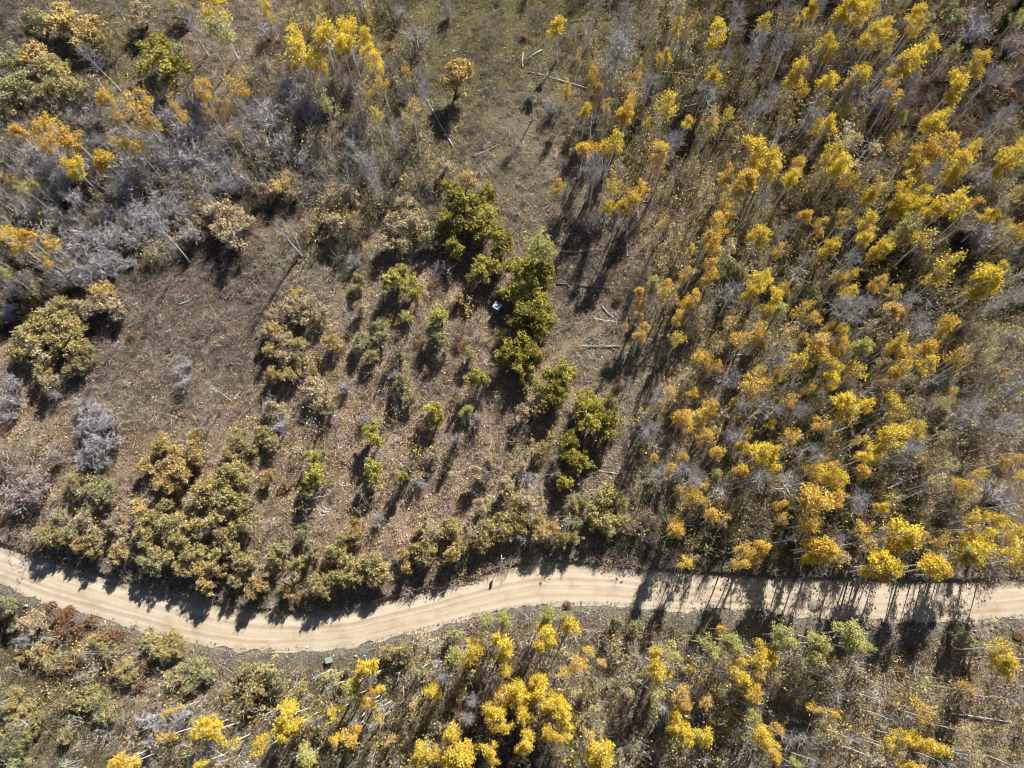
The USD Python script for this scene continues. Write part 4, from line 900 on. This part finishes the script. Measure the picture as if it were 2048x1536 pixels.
# saplings between the trees of the stands
def in_poly(q, poly):
    from shapely import contains_xy, Polygon
    return contains_xy(Polygon(poly), q[:, 0], q[:, 1])
STANDS = [([(1130, 160), (1560, 200), (2110, 330), (2110, 1120), (1400, 1110), (1230, 1060), (1300, 760), (1240, 560), (1180, 300)], 0.55), ([(-60, 190), (430, 190), (560, 130), (860, 150), (830, 420), (500, 420), (300, 560), (-60, 640)], 1.0),
          ([(480, 1330), (900, 1260), (1640, 1300), (1680, 1600), (330, 1600), (400, 1420)], 0.75), ([(1130, -60), (2110, -60), (2110, 340), (1500, 200), (1130, 170)], 0.3), ([(600, -60), (860, -60), (850, 180), (560, 150)], 0.7), ([(1640, 1320), (2110, 1280), (2110, 1600), (1650, 1600)], 0.35), ([(560, 600), (900, 560), (1100, 760), (1150, 1080), (520, 1100)], 0.09), ([(560, 260), (880, 300), (860, 520), (600, 560)], 0.6), ([(-60, 850), (230, 930), (230, 1080), (-60, 1080)], 0.5), ([(0, 1240), (420, 1330), (400, 1600), (-60, 1600)], 0.25)]
x, y, q, r = scatter(21000, 82, 0.6)
prob = np.zeros(len(x))
for poly, d in STANDS:
    prob = np.maximum(prob, d * in_poly(q, poly))
patch = meshkit.fbm(np.stack([x / 4, y / 4, 0 * x], -1), 3, 92)
keep = r.uniform(size=len(x)) < prob * smooth(0.25, 0.6, patch)
x, y, q = x[keep], y[keep], q[keep]
z = height(x, y) - 0.02
n = len(x)
f = r.uniform(0.5, 1.5, n)
shoots = [sapling(1100 + k, 42, (52, 22, 38)[k % 3]) for k in range(6)]
which, yaw_, sc_, pos_ = r.integers(6, size=n), r.uniform(0, 6.28, n), np.stack([f * 1.1, f * 1.1, f], -1), np.stack([x, y, z], -1)
wood_ = np.array([(0.34, 0.32, 0.315), (0.25, 0.205, 0.15), (0.38, 0.355, 0.34)])[r.integers(3, size=n)]
leaf_ = np.array([(0.34, 0.28, 0.13), (0.50, 0.37, 0.08), (0.22, 0.20, 0.06), (0.32, 0.25, 0.13), (0.32, 0.29, 0.08)])[np.where(r.uniform(size=n) < 0.42, 1, r.integers(5, size=n))]
grey = in_poly(q, [(-60, 190), (430, 190), (700, 130), (860, 150), (830, 420), (500, 420), (300, 560), (-60, 640)])
with_leaves = r.uniform(size=n) < np.where(grey, 0.25, 0.72)
sp = UsdGeom.Xform.Define(stage, '/World/saplings')
tag(sp, 'thin nearly leafless saplings crowding the ground between the trees', None, None, 'stuff')
tinted('/World/saplings/stems', realise([a[0] for a in shoots], which, pos_, yaw_, sc_, wood_, r, 0.25), 'dry_stalks', None)
w_ = with_leaves
tinted('/World/saplings/leaves', realise([a[1] for a in shoots], which[w_], pos_[w_], yaw_[w_], sc_[w_], leaf_[w_], r, 0.22), 'small_leaves', None)

# grey thicket of leafless shrubs in the upper left
r = np.random.default_rng(88)
gp = np.stack([r.uniform(20, 660, 900), r.uniform(140, 560, 900)], -1)
gk = _inside(_Poly([(120, 230), (330, 190), (470, 250), (640, 150), (650, 330), (520, 330), (450, 420), (330, 500), (180, 560), (90, 500), (20, 380)]), gp[:, 0], gp[:, 1])
gp = gp[gk][:140]
gpos = on_ground(gp[:, 0], gp[:, 1], 1.3)
gs = r.uniform(1.0, 1.9, len(gp))
copies('/World/grey_thicket', None, protos['shrub'], r.integers(len(protos['shrub']), size=len(gp)), gpos - [0, 0, 0.03], r.uniform(0, 6.28, len(gp)), np.stack([gs, gs, gs * r.uniform(0.8, 1.15, len(gp))], -1), 'mauve-grey thicket of leafless shrubs filling the upper left')

# loose stones on the verges and the road
r = np.random.default_rng(84)
def stone(seed):
    k = np.random.default_rng(seed)
    mm = trimesh.creation.icosphere(1, 1.0)
    v = mm.vertices * (0.75 + 0.5 * k.uniform(size=(len(mm.vertices), 1))) * [1, 0.75, 0.55]
    return v, mm.faces
xg = r.uniform(-74, 74, 7000)
t = r.uniform(size=7000)
yg = np.where(t < 0.62, y_lo(xg) - 0.1 - np.abs(r.normal(size=7000)) * 1.3, np.where(t < 0.78, y_up(xg) + np.abs(r.normal(size=7000)) * 0.8 + 0.1, y_lo(xg) + (y_up(xg) - y_lo(xg)) * r.uniform(size=7000)))
onroad = t >= 0.78
zg = np.where(onroad, 0.045, height(xg, yg) + 0.01)
fg = np.where(onroad, r.uniform(0.012, 0.04, 7000), r.uniform(0.02, 0.055, 7000) * np.where(r.uniform(size=7000) < 0.05, 2.0, 1))
copies('/World/gravel', None, [dict(stones=(stone(1200 + k), 'rock')) for k in range(4)], r.integers(4, size=7000), np.stack([xg, yg, zg], -1), r.uniform(0, 6.28, 7000), np.stack([fg] * 3, -1), 'loose grey stones along both verges of the road')

# ---------------------------------------------------------------- fallen logs
logs = []
for (ox, oy), text in LOGS.items():
    for mt in re.finditer(r'(\d+)\.(\d+)-(\d+)\.(\d+)', text):
        logs.append([ox + int(mt[1]) / 3, oy + int(mt[2]) / 3, ox + int(mt[3]) / 3, oy + int(mt[4]) / 3])
tones = [('bleached', 'log_bleached'), ('brown', 'log_brown')]
spec = []
for k, (ax, ay, bx, by) in enumerate(logs):
    ln = math.hypot(ax - bx, ay - by)
    tone = 0 if (k * 7) % 10 < 7 else 1
    spec.append((('short ' if ln < 32 else 'long ' if ln > 75 else '') + tones[tone][0] + ' fallen log', (ax + bx) / 2, (ay + by) / 2))
for k, ((ax, ay, bx, by), lab) in enumerate(zip(logs, make_labels(spec))):
    r = np.random.default_rng(1300 + k)
    a, b = on_ground(np.float64(ax), np.float64(ay), 0.12), on_ground(np.float64(bx), np.float64(by), 0.12)
    n = 9
    s = np.linspace(0, 1, n)[:, None]
    p = a * (1 - s) + b * s
    p[:, 2] = height(p[:, 0], p[:, 1])
    p[:, 2] = np.maximum(p[:, 2], (a * (1 - s) + b * s)[:, 2]) + 0.10
    side = np.cross(b - a, [0, 0, 1.0]); side /= np.linalg.norm(side)
    p += side * (np.sin(s * r.uniform(2, 5)) * r.normal() * 0.08)
    o = p[0].copy()
    path = '/World/' + numbered('fallen_log')
    xf = UsdGeom.Xform.Define(stage, path)
    xf.AddTranslateOp().Set(Gf.Vec3d(*map(float, o)))
    m_ = 'log_bleached' if 'bleached' in lab else 'log_brown'
    ra = r.uniform(0.07, 0.115)
    body = tube(p - o, np.interp(s[:, 0], [0, 1], [ra, 0.05]) * (1 + r.normal(size=n) * 0.05), 8)
    vv, ff = body
    cap = len(vv)
    vv = np.vstack([vv, (p - o)[:1]])
    ff = np.vstack([ff, [[(i + 1) % 8, i, cap] for i in range(8)]])
    put(path + '/trunk', (vv, ff), m_, smooth=50)
    for i in range(int(r.integers(2, 5))):
        t0 = r.uniform(0.35, 0.95)
        c = np.array([np.interp(t0, s[:, 0], (p - o)[:, k2]) for k2 in range(3)])
        d = side * r.choice([-1, 1]) * r.uniform(0.3, 1.0) + (b - a) / np.linalg.norm(b - a) * r.uniform(0.3, 0.9) + [0, 0, r.uniform(0.0, 0.5)]
        put(path + '/branch' + ('' if i == 0 else f'_{i:03d}'), tube([c, c + d * 0.5, c + d + r.normal(size=3) * 0.1], [0.035, 0.024, 0.008], 4), m_)
    tag(xf, lab, 'log', 'fallen logs')

# ---------------------------------------------------------------- things people left
def thing(name, loc, yaw, label, category, group=None):
    path = '/World/' + numbered(name)
    xf = UsdGeom.Xform.Define(stage, path)
    xf.AddTranslateOp().Set(Gf.Vec3d(*map(float, loc)))
    xf.AddRotateZOp().Set(float(yaw))
    tag(xf, label, category, group)
    return path
def box(w, d, h, at=(0, 0, 0), bevel=0.012):
    from shapely import box as rect
    import manifold3d as mf
    c = [mf.Manifold.cube([w - 2 * bevel, d - 2 * bevel, h], True), mf.Manifold.cube([w, d - 2 * bevel, h - 2 * bevel], True), mf.Manifold.cube([w - 2 * bevel, d, h - 2 * bevel], True)]
    return mf.Manifold.batch_hull(c).translate([at[0], at[1], at[2]])
def rod(rad, h, at=(0, 0, 0), sides=12):
    mm = trimesh.creation.cylinder(radius=rad, height=h, sections=sides)
    mm.apply_translation(at)
    return mm

# small box-shaped booth under the tall oaks
loc = on_ground(np.float64(995), np.float64(613), 1.3)
b = thing('booth', loc, -33, 'small dark-sided booth with white and grey slatted top beside the tall oaks', 'booth')
put(b + '/body', box(0.76, 0.72, 1.36, (0, 0, 0.68)), 'paint_dark_green')
put(b + '/door', box(0.60, 0.03, 1.1, (0.0, -0.377, 0.66)), 'paint_dark_green')
put(b + '/handle', box(0.03, 0.04, 0.14, (0.22, -0.412, 0.75)), 'steel_post')
put(b + '/roof_panel', box(0.42, 0.80, 0.05, (-0.20, 0, 1.40)), 'panel_grey')
for k in range(5):
    put(b + '/slat' + ('' if k == 0 else f'_{k:03d}'), box(0.40, 0.138, 0.05, (0.22, -0.32 + 0.16 * k, 1.408)), 'paint_white')
put(b + '/roof_edge', box(0.04, 0.84, 0.07, (-0.435, 0, 1.405)), 'paint_white')

# diamond road sign seen edge on
loc = on_ground(np.float64(1003.5), np.float64(1120))
b = thing('road_sign', loc, 6, 'white diamond road sign on a slim post, edge on, above the road', 'sign')
put(b + '/post', rod(0.03, 1.75, (0, 0, 0.85)), 'steel_post')
plate = trimesh.creation.box([0.56, 0.56, 0.012])
plate.apply_transform(trimesh.transformations.rotation_matrix(math.pi / 4, [0, 0, 1]))
plate.apply_transform(trimesh.transformations.rotation_matrix(math.pi / 2, [0, 1, 0]))
plate.apply_translation([0.045, 0, 1.62])
put(b + '/sign_plate', plate, 'paint_white')
put(b + '/bracket', box(0.20, 0.05, 0.05, (0.13, -0.01, 1.66)), 'paint_white')
put(b + '/top_rail', box(0.05, 0.74, 0.045, (0.0, 0, 1.765)), 'paint_white')

# pale green utility box and the marker post
loc = on_ground(np.float64(659), np.float64(1320)) - [0, 0, 0.22]
b = thing('utility_box', loc, 12, 'pale green utility box half hidden in brush just below the road', 'utility box')
put(b + '/body', box(0.62, 0.48, 0.55, (0, 0, 0.27)), 'utility_green')
put(b + '/lid', box(0.68, 0.54, 0.07, (0, 0, 0.585)), 'utility_green')
put(b + '/base', box(0.74, 0.60, 0.06, (0, 0, 0.02)), 'rock')
put(b + '/handle', box(0.14, 0.03, 0.03, (0, -0.286, 0.50)), 'steel_post')
loc = on_ground(np.float64(732), np.float64(1321))
b = thing('marker_post', loc, 5, 'short white marker post with teal cap leaning below the road', 'post')
lean = trimesh.transformations.rotation_matrix(math.radians(-38), [1, 0, 0])
for nm, mm, mt in (('post', rod(0.075, 0.62, (0, 0, 0.30)), 'paint_white'), ('cap', rod(0.083, 0.22, (0, 0, 0.70)), 'post_teal'), ('cap_top', rod(0.06, 0.03, (0, 0, 0.825)), 'post_teal')):
    mm.apply_transform(lean)
    put(f'{b}/{nm}', mm, mt, smooth=40)

# the heap with a dark hole on the road, two stumps, single rocks
loc = on_ground(np.float64(1626), np.float64(1213))
b = thing('dirt_heap', loc, 0, 'low grey dirt heap with dark hole on the right part of the road', 'dirt heap')
k = np.random.default_rng(55)
mm = trimesh.creation.icosphere(3, 1.0)
d = mm.vertices
v = d * (0.85 + 0.45 * meshkit.fbm(d * 2.2 + 7, 3, 5))[:, None] * [0.58, 0.46, 0.17]
put(b + '/mound', (v, mm.faces), 'soil_grey', smooth=True)
put(b + '/hole', (stone(77)[0] * [0.12, 0.18, 0.2] + [-0.20, -0.30, 0.05], stone(77)[1]), 'bark_dark')
for i, (a1, a2) in enumerate(((0.1, -0.42), (0.32, -0.30), (-0.42, -0.25))):
    put(b + '/stone' + ('' if i == 0 else f'_{i:03d}'), (stone(80 + i)[0] * 0.10 + [a1, a2, 0.06], stone(80 + i)[1]), 'rock')
for px_, py_, sz_, lab in ((1615, 1261, 1.0, 'dark blocky stump on the verge below the dark hole in the road'), (1825, 1243, 0.62, 'small dark round stump at the lower road edge toward the right')):
    loc = on_ground(np.float64(px_), np.float64(py_))
    b = thing('tree_stump', loc, 20, lab, 'stump', None)
    k = np.random.default_rng(px_)
    ang = np.linspace(0, 6.283, 12, endpoint=False)
    rr = 0.20 * sz_ * (1 + k.normal(size=12) * 0.08)
    rings = [np.stack([np.cos(ang) * rr * f_, np.sin(ang) * rr * f_, 0 * ang + h_], -1) for f_, h_ in ((1.5, -0.05), (1.1, 0.15 * sz_), (1.0, 0.55 * sz_))]
    v = np.vstack(rings); f_ = []
    for i in range(2):
        for j in range(12):
            f_.append([i * 12 + j, i * 12 + (j + 1) % 12, (i + 1) * 12 + (j + 1) % 12, (i + 1) * 12 + j])
    put(b + '/trunk', (v, np.array(f_)), 'bark_dark', smooth=40)
    top = np.vstack([rings[2], [[0, 0, 0.53 * sz_]]])
    put(b + '/cut_face', (top, np.array([[i, (i + 1) % 12, 12] for i in range(12)])), 'bark_dark')
ROCKS = [(1840, 1290, 0.26), (1804, 1287, 0.19), (1815, 1259, 0.16), (1776, 1263, 0.15), (1806, 1262, 0.14), (1773, 1241, 0.14), (1733, 1256, 0.15), (1636, 1246, 0.14), (52, 1212, 0.22), (83, 1206, 0.18), (449, 1327, 0.16), (252, 919, 0.17), (300, 709, 0.15), (338, 581, 0.14), (1890, 1262, 0.18), (1983, 1258, 0.2), (2031, 1290, 0.18), (1950, 1262, 0.17), (712, 1312, 0.16)]
rl_ = make_labels([('pale grey rock', a, b_) for a, b_, _ in ROCKS])
for i, ((px_, py_, sz_), lab) in enumerate(zip(ROCKS, rl_)):
    path = '/World/' + numbered('rock')
    v, f_ = stone(1400 + i)
    g = put(path, (v * sz_, f_), 'rock', smooth=30)
    g.AddTranslateOp().Set(Gf.Vec3d(*map(float, on_ground(np.float64(px_), np.float64(py_)) + [0, 0, sz_ * 0.2])))
    tag(g, lab, 'rock', 'single pale rocks')
